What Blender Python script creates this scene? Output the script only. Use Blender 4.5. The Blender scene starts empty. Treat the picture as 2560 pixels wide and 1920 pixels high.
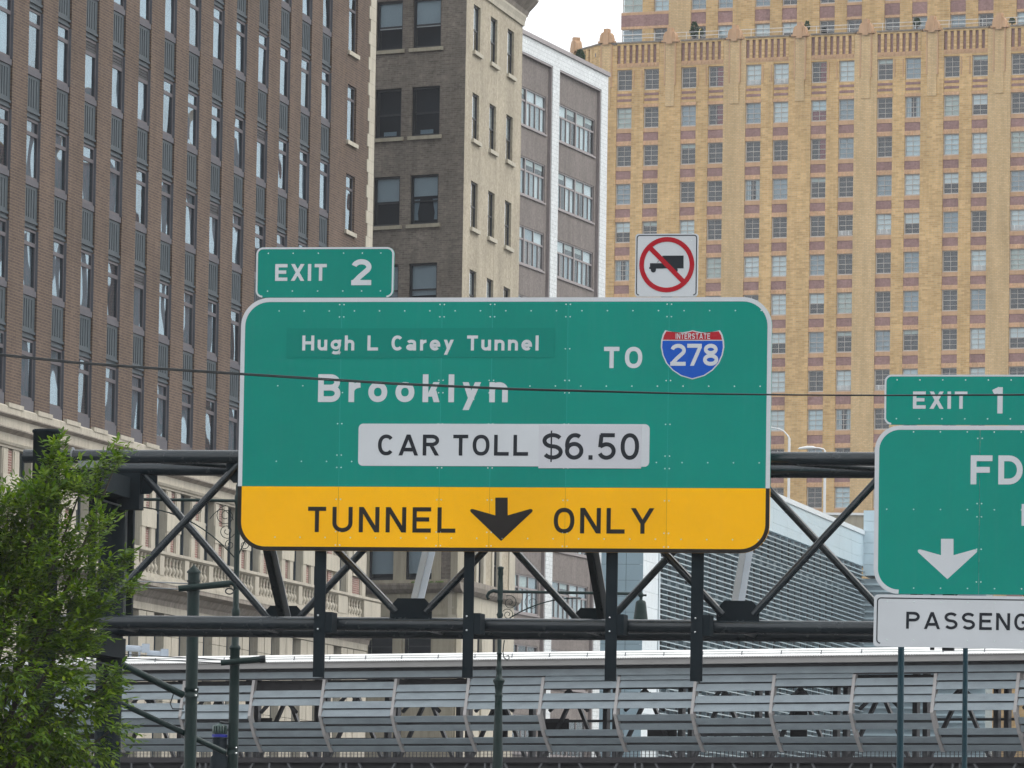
import bpy, math, random
from mathutils import Vector, Matrix
R = math.radians
random.seed(7)
scene = bpy.context.scene
col = scene.collection

# ------------------------------------------------------------------ camera, sky, sun, exposure
FPX, HZ, ROLL, CAMH = 15100.0, 1266.0, 0.0158, 1.8          # focal length and horizon drop in photo pixels (2560 wide)
TH = math.atan(HZ / FPX); RO = math.atan(ROLL)
FWD = Vector((0, math.cos(TH), math.sin(TH))); UP0 = Vector((0, -math.sin(TH), math.cos(TH))); RT0 = Vector((1, 0, 0))
RT = RT0 * math.cos(RO) + UP0 * math.sin(RO); UP = UP0 * math.cos(RO) - RT0 * math.sin(RO)
CAM = Vector((0, 0, CAMH))
cd = bpy.data.cameras.new('camera'); cam = bpy.data.objects.new('camera', cd); col.objects.link(cam)
cam.matrix_world = Matrix(((RT.x, UP.x, -FWD.x, 0), (RT.y, UP.y, -FWD.y, 0), (RT.z, UP.z, -FWD.z, CAMH), (0, 0, 0, 1)))
cd.sensor_width = 36.0; cd.lens = 36.0 * FPX / 2560.0; cd.clip_start = 0.5; cd.clip_end = 6000
scene.camera = cam

SUN_EL, SUN_AZ = 52.0, 82.0             # azimuth clockwise from +Y (the view direction): to the right
world = bpy.data.worlds.new('World'); scene.world = world; world.use_nodes = True
nt = world.node_tree; nt.nodes.clear()
sky = nt.nodes.new('ShaderNodeTexSky'); sky.sky_type = 'NISHITA'; sky.sun_disc = False
sky.sun_elevation = R(SUN_EL); sky.sun_rotation = R(SUN_AZ); sky.air_density = 1.0; sky.dust_density = 4.0; sky.ozone_density = 1.0
hs = nt.nodes.new('ShaderNodeHueSaturation'); hs.inputs['Saturation'].default_value = 0.18
bg = nt.nodes.new('ShaderNodeBackground'); bg.inputs['Strength'].default_value = 0.15
wo = nt.nodes.new('ShaderNodeOutputWorld')
veil = nt.nodes.new('ShaderNodeMix'); veil.data_type = 'RGBA'; veil.inputs[0].default_value = 0.72      # even overcast layer over the clear sky
veil.inputs[7].default_value = (8.0, 8.25, 8.5, 1)
nt.links.new(sky.outputs[0], hs.inputs['Color']); nt.links.new(hs.outputs[0], veil.inputs[6]); nt.links.new(veil.outputs[2], bg.inputs['Color']); nt.links.new(bg.outputs[0], wo.inputs[0])
sl = bpy.data.lights.new('sun', 'SUN'); sl.energy = 1.0; sl.angle = R(25); sl.color = (1.0, 0.97, 0.92)
so = bpy.data.objects.new('sun', sl); col.objects.link(so); so.location = (60, -60, 120)
sd = Vector((math.sin(R(SUN_AZ)) * math.cos(R(SUN_EL)), math.cos(R(SUN_AZ)) * math.cos(R(SUN_EL)), math.sin(R(SUN_EL))))
so.rotation_euler = sd.to_track_quat('Z', 'Y').to_euler()
vs = scene.view_settings; vs.view_transform = 'Standard'; vs.look = 'None'; vs.gamma = 1.0; vs.use_curve_mapping = False
vs.exposure = 0.5
scene.cycles.use_adaptive_sampling = True; scene.cycles.adaptive_threshold = .03
scene.cycles.max_bounces = 5; scene.cycles.transparent_max_bounces = 8
scene.cycles.diffuse_bounces = 2; scene.cycles.glossy_bounces = 2

# ------------------------------------------------------------------ helpers
def ray(px, py): return FWD * FPX + RT * (px - 1280) - UP * (py - 960)
def at(px, py, Y):
    d = ray(px, py); return CAM + d * (Y / d.y)

class Frame:
    """vertical plane: local x runs along it, local y goes into it (away from the viewer), z up"""
    def __init__(s, px, Y, deg, py=1500):
        p = at(px, py, Y); s.O = Vector((p.x, p.y, 0)); s.h = R(deg)
        s.x = Vector((math.cos(s.h), math.sin(s.h), 0)); s.n = Vector((-math.sin(s.h), math.cos(s.h), 0))
    def uz(s, px, py, off=0.0):
        d = ray(px, py); t = ((s.O - CAM).dot(s.n) + off) / d.dot(s.n); p = CAM + d * t
        return (p - s.O).dot(s.x), p.z
    def u(s, px, py, off=0.0): return s.uz(px, py, off)[0]
    def z(s, px, py, off=0.0): return s.uz(px, py, off)[1]
    def root(s, name, label, cat, group=None):
        o = bpy.data.objects.new(name, None); o.empty_display_size = 0.5; col.objects.link(o)
        o.location = s.O; o.rotation_euler = (0, 0, s.h); tag(o, label, cat, group); return o

def tag(o, label=None, cat=None, group=None, kind=None):
    if label: o['label'] = label
    if cat: o['category'] = cat
    if group: o['group'] = group
    if kind: o['kind'] = kind
    return o
def empty(name, loc, label, cat, group=None, rz=0):
    o = bpy.data.objects.new(name, None); o.empty_display_size = 0.3; col.objects.link(o)
    o.location = loc; o.rotation_euler = (0, 0, rz); return tag(o, label, cat, group)

class MB:
    def __init__(s): s.v = []; s.f = []; s.sm = []
    def add(s, vs, fs, smooth=False):
        b = len(s.v); s.v += [tuple(p) for p in vs]; s.f += [tuple(b + i for i in f) for f in fs]; s.sm += [smooth] * len(fs); return s
    def box(s, x0, x1, y0, y1, z0, z1):
        if x0 > x1: x0, x1 = x1, x0
        if y0 > y1: y0, y1 = y1, y0
        if z0 > z1: z0, z1 = z1, z0
        return s.add([(x0,y0,z0),(x1,y0,z0),(x1,y1,z0),(x0,y1,z0),(x0,y0,z1),(x1,y0,z1),(x1,y1,z1),(x0,y1,z1)],
                     [(0,3,2,1),(4,5,6,7),(0,1,5,4),(1,2,6,5),(2,3,7,6),(3,0,4,7)])
    def prism(s, poly, y0, y1):
        """poly: (x,z) counter-clockwise as seen from -y; front face at y0, back at y1"""
        n = len(poly); vs = [(x, y0, z) for x, z in poly] + [(x, y1, z) for x, z in poly]
        fs = [tuple(range(n)), tuple(reversed(range(n, 2*n)))] + [(i, i + n, (i+1) % n + n, (i+1) % n) for i in range(n)]
        return s.add(vs, fs)
    def extr(s, prof, x0, x1):
        """profile (y,z) closed, extruded along x"""
        n = len(prof); vs = [(x0, y, z) for y, z in prof] + [(x1, y, z) for y, z in prof]
        fs = [tuple(range(n)), tuple(reversed(range(n, 2*n)))] + [(i, i + n, (i+1) % n + n, (i+1) % n) for i in range(n)]
        return s.add(vs, fs)
    def tube(s, p0, p1, r0, r1=None, n=12, caps=True):
        if r1 is None: r1 = r0
        p0 = Vector(p0); p1 = Vector(p1); d = (p1 - p0).normalized()
        a = d.orthogonal().normalized(); b = d.cross(a)
        vs = []
        for p, r in ((p0, r0), (p1, r1)):
            for i in range(n):
                t = 2 * math.pi * i / n; vs.append(p + (a * math.cos(t) + b * math.sin(t)) * r)
        s.add(vs, [(i, (i+1) % n, (i+1) % n + n, i + n) for i in range(n)], True)
        if caps: s.add(vs, [tuple(reversed(range(n))), tuple(range(n, 2*n))])
        return s
    def bar(s, p0, p1, w, h, up=(0, 0, 1)):
        p0 = Vector(p0); p1 = Vector(p1); d = (p1 - p0).normalized(); up = Vector(up)
        a = d.cross(up).normalized() * (w / 2); b = a.cross(d).normalized() * (h / 2)
        vs = [p + i * a + j * b for p in (p0, p1) for i, j in ((-1,-1),(1,-1),(1,1),(-1,1))]
        return s.add(vs, [(3,2,1,0),(4,5,6,7),(0,1,5,4),(1,2,6,5),(2,3,7,6),(3,0,4,7)])
    def path(s, pts, r, n=8):
        pts = [Vector(p) for p in pts]; vs = []; m = len(pts); a = None
        for k, p in enumerate(pts):
            d = (pts[min(k+1, m-1)] - pts[max(k-1, 0)]).normalized()
            if a is None: a = d.orthogonal().normalized()
            else: a = (a - d * a.dot(d)).normalized()
            b = d.cross(a); rr = r[k] if isinstance(r, (list, tuple)) else r
            vs += [p + (a * math.cos(2*math.pi*i/n) + b * math.sin(2*math.pi*i/n)) * rr for i in range(n)]
        fs = [(k*n+i, k*n+(i+1) % n, (k+1)*n+(i+1) % n, (k+1)*n+i) for k in range(m-1) for i in range(n)]
        s.add(vs, fs, True); s.add(vs, [tuple(reversed(range(n))), tuple(range((m-1)*n, m*n))]); return s
    def lathe(s, prof, cx=0, cy=0, n=14):
        """prof: (r,z) bottom to top"""
        vs = []; m = len(prof)
        for r, z in prof: vs += [(cx + r*math.cos(2*math.pi*i/n), cy + r*math.sin(2*math.pi*i/n), z) for i in range(n)]
        s.add(vs, [(k*n+i, k*n+(i+1) % n, (k+1)*n+(i+1) % n, (k+1)*n+i) for k in range(m-1) for i in range(n)], True)
        s.add(vs, [tuple(reversed(range(n))), tuple(range((m-1)*n, m*n))]); return s
    def mesh(s, name, mat):
        me = bpy.data.meshes.new(name); me.from_pydata(s.v, [], s.f); me.polygons.foreach_set('use_smooth', s.sm)
        me.materials.append(mat); me.update(); return me
    def build(s, name, mat, parent=None, loc=None, kind=None, label=None):
        return inst(name, s.mesh(name, mat), parent, loc, kind=kind, label=label)
def inst(name, me, parent=None, loc=None, rz=None, kind=None, label=None, scale=None):
    o = bpy.data.objects.new(name, me); col.objects.link(o)
    if parent: o.parent = parent
    if loc is not None: o.location = loc
    if rz is not None: o.rotation_euler = (0, 0, rz)
    if scale is not None: o.scale = scale
    return tag(o, label, None, None, kind)
def box(name, mat, parent, x0, x1, y0, y1, z0, z1, **k): return MB().box(x0, x1, y0, y1, z0, z1).build(name, mat, parent, **k)

# ------------------------------------------------------------------ materials
def newmat(name):
    m = bpy.data.materials.new(name); m.use_nodes = True; n = m.node_tree; b = n.nodes['Principled BSDF']; return m, n, b
def L(n, a, b): n.links.new(a, b)
def coords(n, scale=(1, 1, 1), world=False):
    if world:
        g = n.nodes.new('ShaderNodeNewGeometry'); src = g.outputs['Position']
    else:
        t = n.nodes.new('ShaderNodeTexCoord'); src = t.outputs['Object']
    mp = n.nodes.new('ShaderNodeMapping'); mp.inputs['Scale'].default_value = scale; L(n, src, mp.inputs[0]); return mp.outputs[0]
def noise(n, vec, scale, detail=4, rough=.6):
    t = n.nodes.new('ShaderNodeTexNoise'); t.inputs['Scale'].default_value = scale; t.inputs['Detail'].default_value = detail
    t.inputs['Roughness'].default_value = rough; L(n, vec, t.inputs['Vector']); return t.outputs['Fac']
def ramp(n, fac, stops):
    r = n.nodes.new('ShaderNodeValToRGB'); e = r.color_ramp.elements
    e[0].position, e[0].color = stops[0][0], (*stops[0][1], 1); e[1].position, e[1].color = stops[-1][0], (*stops[-1][1], 1)
    for p, c in stops[1:-1]:
        k = e.new(p); k.color = (*c, 1)
    L(n, fac, r.inputs[0]); return r.outputs[0]
def mixc(n, fac, a, b, mode='MIX'):
    m = n.nodes.new('ShaderNodeMix'); m.data_type = 'RGBA'; m.blend_type = mode
    for s, v in ((m.inputs[0], fac), (m.inputs[6], a), (m.inputs[7], b)):
        if isinstance(v, (int, float)): s.default_value = v
        elif isinstance(v, tuple): s.default_value = (*v, 1)
        else: L(n, v, s)
    return m.outputs[2]
def bump(n, b, h, strength=.3, dist=.02):
    k = n.nodes.new('ShaderNodeBump'); k.inputs['Strength'].default_value = strength; k.inputs['Distance'].default_value = dist
    L(n, h, k.inputs['Height']); L(n, k.outputs[0], b.inputs['Normal'])
def sc(c, k): return tuple(min(1, x * k) for x in c)

def plain(name, c, rough=.6, metal=0., var=.18, scale=1.5, stretch=(1, 1, 1), bstr=0., bscale=40, spec=.5, world=True, coat=0.):
    m, n, b = newmat(name); v = coords(n, stretch, world)
    f = noise(n, v, scale, 6, .65)
    L(n, ramp(n, f, [(.25, sc(c, 1 - var)), (.75, sc(c, 1 + var))]), b.inputs['Base Color'])
    f2 = noise(n, v, scale * 4, 3)
    mr = n.nodes.new('ShaderNodeMapRange'); mr.inputs['To Min'].default_value = max(.02, rough - .12); mr.inputs['To Max'].default_value = min(1, rough + .12)
    L(n, f2, mr.inputs[0]); L(n, mr.outputs[0], b.inputs['Roughness'])
    b.inputs['Metallic'].default_value = metal; b.inputs['Specular IOR Level'].default_value = spec; b.inputs['Coat Weight'].default_value = coat
    if bstr: bump(n, b, noise(n, v, bscale, 4), bstr)
    return m

def sheeting(name, c, streak=.10, rough=.45):
    m, n, b = newmat(name); g = n.nodes.new('ShaderNodeNewGeometry'); P = g.outputs['Position']
    f = noise(n, P, .9, 5, .6); base = ramp(n, f, [(.3, sc(c, .955)), (.7, sc(c, 1.045))])
    mp = n.nodes.new('ShaderNodeMapping'); mp.inputs['Scale'].default_value = (9, 9, .55); L(n, P, mp.inputs[0])
    f2 = noise(n, mp.outputs[0], 1.2, 5, .7)
    base = mixc(n, streak, base, ramp(n, f2, [(.52, c), (.78, tuple(x * .55 + .17 for x in c))]))
    oi = n.nodes.new('ShaderNodeObjectInfo'); base = mixc(n, 1., base, ramp(n, oi.outputs['Random'], [(0., (.95,) * 3), (1., (1.05,) * 3)]), 'MULTIPLY')
    L(n, base, b.inputs['Base Color']); b.inputs['Roughness'].default_value = rough; b.inputs['Specular IOR Level'].default_value = .14
    bump(n, b, noise(n, P, 1.7, 2), .25, .02); return m

def brick(name, c1, c2, mortar, bw=.2, rh=.075, ms=.01, stain=(.75, 1.15), sscale=.35, rough=.85, streak=True, bias=0., fine=.16):
    m, n, b = newmat(name)
    t = n.nodes.new('ShaderNodeTexCoord'); sp = n.nodes.new('ShaderNodeSeparateXYZ'); L(n, t.outputs['Object'], sp.inputs[0])
    ad = n.nodes.new('ShaderNodeMath'); ad.operation = 'ADD'; L(n, sp.outputs['X'], ad.inputs[0]); L(n, sp.outputs['Y'], ad.inputs[1])
    cb = n.nodes.new('ShaderNodeCombineXYZ'); L(n, ad.outputs[0], cb.inputs[0]); L(n, sp.outputs['Z'], cb.inputs[1])
    br = n.nodes.new('ShaderNodeTexBrick'); br.inputs['Scale'].default_value = 1.0; br.inputs['Brick Width'].default_value = bw
    br.inputs['Row Height'].default_value = rh; br.inputs['Mortar Size'].default_value = ms; br.inputs['Bias'].default_value = bias
    br.inputs['Color1'].default_value = (*c1, 1); br.inputs['Color2'].default_value = (*c2, 1); br.inputs['Mortar'].default_value = (*mortar, 1)
    L(n, cb.outputs[0], br.inputs['Vector'])
    g = n.nodes.new('ShaderNodeNewGeometry')
    f = noise(n, g.outputs['Position'], sscale, 6, .7)
    colr = mixc(n, 1., br.outputs['Color'], ramp(n, f, [(.3, (stain[0],) * 3), (.7, (stain[1],) * 3)]), 'MULTIPLY')
    f3 = noise(n, g.outputs['Position'], 6., 3, .6)
    colr = mixc(n, 1., colr, ramp(n, f3, [(.3, (1 - fine,) * 3), (.7, (1 + fine,) * 3)]), 'MULTIPLY')
    if streak:
        mp = n.nodes.new('ShaderNodeMapping'); mp.inputs['Scale'].default_value = (1.2, 1.2, .12); L(n, g.outputs['Position'], mp.inputs[0])
        f2 = noise(n, mp.outputs[0], 1.3, 5, .7)
        colr = mixc(n, .5, colr, mixc(n, 1., colr, ramp(n, f2, [(.35, (.7, .68, .66)), (.6, (1.08, 1.06, 1.04))]), 'MULTIPLY'))
    L(n, colr, b.inputs['Base Color']); b.inputs['Roughness'].default_value = rough; b.inputs['Specular IOR Level'].default_value = .25
    return m

def stone(name, c, var=.14, rough=.8, streak=.35):
    m, n, b = newmat(name); g = n.nodes.new('ShaderNodeNewGeometry'); P = g.outputs['Position']
    f = noise(n, P, .9, 7, .7); base = ramp(n, f, [(.28, sc(c, 1 - var)), (.72, sc(c, 1 + var))])
    mp = n.nodes.new('ShaderNodeMapping'); mp.inputs['Scale'].default_value = (2.2, 2.2, .22); L(n, P, mp.inputs[0])
    f2 = noise(n, mp.outputs[0], 1.6, 6, .75)
    base = mixc(n, streak, base, mixc(n, 1., base, ramp(n, f2, [(.38, (.55, .53, .5)), (.58, (1.05, 1.04, 1.02))]), 'MULTIPLY'))
    L(n, base, b.inputs['Base Color']); b.inputs['Roughness'].default_value = rough; b.inputs['Specular IOR Level'].default_value = .3
    bump(n, b, noise(n, P, 14, 5), .25, .02); return m

def glass(name, tint=(.75, .82, .84), ior=1.5, wav=0., wscale=.8, gl=(1, 1, 1), top=.97):
    m = bpy.data.materials.new(name); m.use_nodes = True; n = m.node_tree; n.nodes.clear()
    out = n.nodes.new('ShaderNodeOutputMaterial'); mx = n.nodes.new('ShaderNodeMixShader'); tr = n.nodes.new('ShaderNodeBsdfTransparent')
    tr.inputs[0].default_value = (*tint, 1); g = n.nodes.new('ShaderNodeBsdfGlossy'); g.inputs['Roughness'].default_value = .015; g.inputs[0].default_value = (*gl, 1)
    lw = n.nodes.new('ShaderNodeLayerWeight'); lw.inputs[0].default_value = .5       # Schlick, the same from both sides
    pw = n.nodes.new('ShaderNodeMath'); pw.operation = 'POWER'; L(n, lw.outputs['Facing'], pw.inputs[0]); pw.inputs[1].default_value = 4.
    mr = n.nodes.new('ShaderNodeMapRange'); mr.inputs['To Min'].default_value = ((ior-1)/(ior+1))**2; mr.inputs['To Max'].default_value = top
    L(n, pw.outputs[0], mr.inputs[0]); L(n, mr.outputs[0], mx.inputs[0]); L(n, tr.outputs[0], mx.inputs[1]); L(n, g.outputs[0], mx.inputs[2]); L(n, mx.outputs[0], out.inputs[0])
    if wav:
        ge = n.nodes.new('ShaderNodeNewGeometry'); f = noise(n, ge.outputs['Position'], wscale, .6, .4)
        k = n.nodes.new('ShaderNodeBump'); k.inputs['Strength'].default_value = 1.; k.inputs['Distance'].default_value = wav
        L(n, f, k.inputs['Height']); L(n, k.outputs[0], g.inputs['Normal'])
    return m

def fluted(name, c1, c2, pitch, duty=.5, rough=.5, axis=2, metal=0.):
    """fine repeated ribs (corrugation, mesh) too small to pick apart"""
    m, n, b = newmat(name); t = n.nodes.new('ShaderNodeTexCoord'); w = n.nodes.new('ShaderNodeTexWave')
    w.bands_direction = 'XYZ'[axis]; w.inputs['Scale'].default_value = 1 / pitch / 3.1831 * 1.0; L(n, t.outputs['Object'], w.inputs['Vector'])
    L(n, ramp(n, w.outputs['Fac'], [(duty - .15, c1), (duty + .15, c2)]), b.inputs['Base Color'])
    b.inputs['Roughness'].default_value = rough; b.inputs['Metallic'].default_value = metal; bump(n, b, w.outputs['Fac'], .5, pitch * .4); return m

M = {}
M['brown_brick'] = brick('brown_brick', (.074, .051, .042), (.108, .075, .059), (.165, .12, .082), .42, .098, .014, fine=.09)
M['red_brick'] = brick('red_brick', (.20, .085, .07), (.26, .12, .095), (.38, .33, .29), .22, .085, .014)
M['limestone'] = stone('limestone', (.42, .385, .315))
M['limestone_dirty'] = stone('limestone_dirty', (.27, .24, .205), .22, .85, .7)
M['cream_stone'] = stone('cream_stone', (.38, .345, .265), .1, .8, .35)
M['pale_stone'] = stone('pale_stone', (.46, .425, .345), .08)
M['grey_brick'] = brick('grey_brick', (.135, .118, .10), (.205, .18, .152), (.215, .19, .16), .3, .085, .012, (.75, 1.25))
M['buff_brick'] = brick('buff_brick', (.36, .318, .24), (.42, .374, .287), (.38, .34, .265), .2, .075, .006, (.82, 1.12))
M['white_brick'] = brick('white_brick', (.60, .63, .63), (.65, .68, .68), (.42, .45, .45), .3, .22, .014, (.92, 1.04), streak=False, rough=.35)
M['taupe_brick'] = brick('taupe_brick', (.165, .145, .135), (.20, .175, .162), (.21, .19, .175), .2, .075, .008, (.88, 1.1))
M['tan_brick'] = brick('tan_brick', (.51, .325, .145), (.68, .47, .225), (.58, .445, .27), .5, .16, .016, (.86, 1.1), .12, fine=.05)
M['tan_brick_pale'] = brick('tan_brick_pale', (.58, .405, .21), (.67, .49, .27), (.48, .37, .23), .3, .13, .016, (.88, 1.1), .12, fine=.04)
M['purple_brick'] = brick('purple_brick', (.30, .185, .175), (.36, .225, .21), (.33, .22, .2), .3, .12, .008, (.85, 1.12), .3)
M['orange_brick'] = brick('orange_brick', (.55, .33, .19), (.62, .40, .24), (.62, .44, .3), .14, .3, .012, (.9, 1.1), .3)
M['terracotta'] = stone('terracotta', (.55, .35, .21), .12, .7, .3)
M['slate_metal'] = plain('slate_metal', (.052, .066, .075), .55, .0, .15, 1.2, spec=.15)
M['slate_light'] = plain('slate_light', (.090, .086, .096), .6, .0, .1, 1.2, spec=.15)
M['louver_black'] = plain('louver_black', (.018, .02, .022), .7, 0, .1)
M['sash_grey'] = plain('sash_grey', (.105, .095, .10), .6, 0, .1, spec=.15)
M['dark_frame'] = plain('dark_frame', (.018, .021, .024), .45, 0, .1)
M['taupe_frame'] = plain('taupe_frame', (.25, .22, .215), .4, .2, .1)
M['pale_frame'] = plain('pale_frame', (.50, .46, .42), .5, 0, .08)
M['interior'] = plain('interior', (.044, .048, .057), .9, 0, .35, .5)
M['interior_warm'] = plain('interior_warm', (.075, .065, .062), .9, 0, .4, .5)
M['blind_white'] = plain('blind_white', (.70, .75, .75), .8, 0, .05, 1.)
M['blind_blue'] = plain('blind_blue', (.58, .68, .71), .8, 0, .06, 1.)
M['blind_cream'] = plain('blind_cream', (.50, .55, .50), .8, 0, .06, 1.)
M['blind_grey'] = plain('blind_grey', (.30, .36, .40), .8, 0, .08, 1.)
M['shade_grey'] = plain('shade_grey', (.46, .50, .52), .8, 0, .06, 1.)
M['curtain_red'] = plain('curtain_red', (.20, .025, .035), .9, 0, .25, 2.)
M['curtain_pale'] = fluted('curtain_pale', (.30, .35, .37), (.50, .56, .58), .16, .5, .9, 0)
M['curtain_brown'] = fluted('curtain_brown', (.20, .14, .13), (.30, .24, .22), .22, .5, .9, 0)
M['glass_wavy'] = glass('glass_wavy', (.86, .9, .92), 1.62, .17, .40, (.55, .66, .72))
M['fill_slate'] = plain('fill_slate', (.19, .215, .235), .85, 0, .2, .8, spec=.1)
M['jamb_slate'] = plain('jamb_slate', (.10, .105, .12), .7, 0, .15, 1, spec=.1)
M['glass'] = glass('glass', (.93, .96, .97), 1.5, .01, .5)
M['glass_film'] = glass('glass_film', (.88, .91, .92), 1.5, .02, .5, (.6, .66, .68), .42)
M['interior_dark'] = plain('interior_dark', (.026, .029, .034), .9, 0, .35, .5)
M['glass_dark'] = glass('glass_dark', (.86, .9, .92), 1.6, .012, .5)
M['gantry'] = plain('gantry', (.010, .015, .017), .3, 0, .25, 1.5, spec=.22)
M['gantry_matte'] = plain('gantry_matte', (.012, .018, .022), .75, 0, .25, 1.5, spec=.08)
M['gantry_pipe'] = plain('gantry_pipe', (.014, .021, .026), .24, 0, .25, 1.5, spec=.5)
M['gantry_galv'] = plain('gantry_galv', (.20, .215, .225), .5, .1, .12, 3)
M['pole_green'] = plain('pole_green', (.008, .021, .019), .42, 0, .25, 2.5, spec=.2)
M['post_teal'] = plain('post_teal', (.008, .038, .052), .4, 0, .2, 2, spec=.25)
M['steel_bright'] = plain('steel_bright', (.75, .76, .76), .28, .8, .05)
M['rivet'] = plain('rivet', (.62, .72, .70), .4, .1, .05)
M['sign_green'] = sheeting('sign_green', (.0, .238, .186), .05)
M['sign_green_dark'] = plain('sign_green_dark', (.0, .205, .162), .42, 0, .05, .8, spec=.12)
M['sign_white'] = plain('sign_white', (.575, .60, .62), .5, 0, .05, 1.2, spec=.12)
M['sign_patch'] = plain('sign_patch', (.535, .545, .575), .5, 0, .07, 1.5, spec=.12)
M['sign_yellow'] = sheeting('sign_yellow', (.96, .475, .0), .05)
M['sign_black'] = plain('sign_black', (.022, .019, .017), .5, 0, .2, 2, spec=.12)
M['ink'] = plain('ink', (.022, .026, .032), .5, 0, .15, 2, spec=.12)
M['sign_red'] = plain('sign_red', (.40, .012, .022), .45, 0, .05, 1, spec=.12)
M['shield_red'] = plain('shield_red', (.40, .02, .03), .45, 0, .05, 1, spec=.12)
M['sign_blue'] = plain('sign_blue', (.012, .09, .46), .45, 0, .05, 1, spec=.12)
M['slat_metal'] = plain('slat_metal', (.25, .295, .32), .45, .1, .2, 1.6, (1, 1, 3))
M['rib_metal'] = plain('rib_metal', (.40, .38, .37), .5, .1, .1, 2)
M['bridge_grey'] = plain('bridge_grey', (.30, .29, .28), .5, .1, .1, 1, (1, 1, 4))
M['bridge_dark'] = plain('bridge_dark', (.020, .018, .020), .7, 0, .3, 1)
M['bridge_truss'] = plain('bridge_truss', (.045, .047, .052), .55, 0, .25, 1)
M['bridge_truss_pale'] = plain('bridge_truss_pale', (.10, .105, .11), .55, .1, .2, 1)
M['roof_white'] = plain('roof_white', (.80, .80, .78), .5, 0, .05, 2, (1, 1, 1))
M['garage_panel'] = plain('garage_panel', (.50, .63, .69), .38, 0, .06, .5)
M['garage_white'] = plain('garage_white', (.70, .77, .80), .4, 0, .05, .5)
M['garage_glass'] = plain('garage_glass', (.33, .46, .53), .15, 0, .08, .4, spec=.8)
M['garage_slat'] = plain('garage_slat', (.40, .51, .555), .35, .2, .08, .6)
M['garage_fin'] = plain('garage_fin', (.33, .43, .475), .4, .1, .12, .6)
M['garage_in'] = plain('garage_in', (.05, .066, .08), .9, 0, .6, .25)
M['seam_green'] = plain('seam_green', (.02, .30, .25), .5, 0, .1, 2, spec=.1)
M['seam_yellow'] = plain('seam_yellow', (.50, .26, .02), .5, 0, .1, 2, spec=.1)
M['joint'] = plain('joint', (.10, .13, .15), .7, 0, .1)
M['lamp_white'] = plain('lamp_white', (.72, .73, .72), .45, 0, .06, 2)
M['cable'] = plain('cable', (.02, .026, .028), .5, 0, .2, 4)
M['camera_grey'] = plain('camera_grey', (.27, .31, .36), .45, 0, .08, 3)
M['bark'] = plain('bark', (.06, .048, .038), .9, 0, .3, 9, (1, 1, .3), .6, 30)
M['asphalt'] = plain('asphalt', (.05, .05, .052), .9, 0, .25, 2, bstr=.2)
M['paint_white'] = plain('paint_white', (.7, .7, .68), .7, 0, .15, 6)
M['pavement'] = plain('pavement', (.06, .059, .058), .9, 0, .25, .5)
M['concrete'] = plain('concrete', (.24, .23, .215), .85, 0, .2, .6)
M['shrub'] = plain('shrub', (.028, .062, .02), .8, 0, .5, 5)
M['moss'] = plain('moss', (.09, .13, .03), .95, 0, .4, 12)
M['blue_band'] = plain('blue_band', (.02, .03, .28), .5, 0, .15, 8)
M['fixture_green'] = plain('fixture_green', (.05, .085, .075), .45, 0, .25, 8)
M['brass'] = plain('brass', (.62, .50, .25), .35, .5, .1)
def leafmat(name, c):
    m, n, b = newmat(name); g = n.nodes.new('ShaderNodeNewGeometry'); f = noise(n, g.outputs['Position'], 5., 3)
    L(n, ramp(n, f, [(.3, sc(c, .62)), (.5, c), (.72, (c[0]*1.75, c[1]*1.45, c[2]*.8))]), b.inputs['Base Color'])
    b.inputs['Roughness'].default_value = .5; b.inputs['Specular IOR Level'].default_value = .18
    tl = n.nodes.new('ShaderNodeBsdfTranslucent'); tl.inputs[0].default_value = (c[0]*1.6, c[1]*1.7, c[2]*.5, 1)
    mx = n.nodes.new('ShaderNodeMixShader'); mx.inputs[0].default_value = .3
    o = n.nodes['Material Output']; L(n, b.outputs[0], mx.inputs[1]); L(n, tl.outputs[0], mx.inputs[2]); L(n, mx.outputs[0], o.inputs[0]); return m
M['leaf'] = leafmat('leaf', (.058, .115, .012))
M['leaf_bright'] = leafmat('leaf_bright', (.118, .19, .016))

# ------------------------------------------------------------------ ground and road (below the frame, but they carry and light the place)
tag(MB().add([(-2500,-500,0),(2500,-500,0),(2500,4500,0),(-2500,4500,0)], [(0,1,2,3)]).build('ground', M['pavement']), kind='structure')
tag(MB().add([(-9,-300,.004),(12,-300,.004),(24,300,.004),(3,300,.004)], [(0,1,2,3)]).build('road', M['asphalt']), kind='structure')
def road_line(x, y0, y1):
    k = 12 / 600.
    tag(MB().add([(x-.07+(y0+300)*k,y0,.008),(x+.07+(y0+300)*k,y0,.008),(x+.07+(y1+300)*k,y1,.008),(x-.07+(y1+300)*k,y1,.008)], [(0,1,2,3)]).build('lane_marking', M['paint_white']), kind='structure')
for x in (-2.0, 5.0):
    for y in range(-20, 200, 24): road_line(x, y, y + 3)

# ------------------------------------------------------------------ window helper
def frame_mb(w, h, fr=.06, y0=0., y1=.08, vb=(), hb=(), bar=.03, sill=None):
    m = MB(); m.box(0, fr, y0, y1, 0, h); m.box(w - fr, w, y0, y1, 0, h); m.box(fr, w - fr, y0, y1, 0, sill or fr); m.box(fr, w - fr, y0, y1, h - fr, h)
    for x in vb: m.box(x - bar/2, x + bar/2, y0 + .012, y1 - .012, (sill or fr), h - fr)
    for z in hb:
        b = bar
        if isinstance(z, tuple): z, b = z
        m.box(fr, w - fr, y0 + .006, y1 - .006, z - b/2, z + b/2)
    return m

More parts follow.
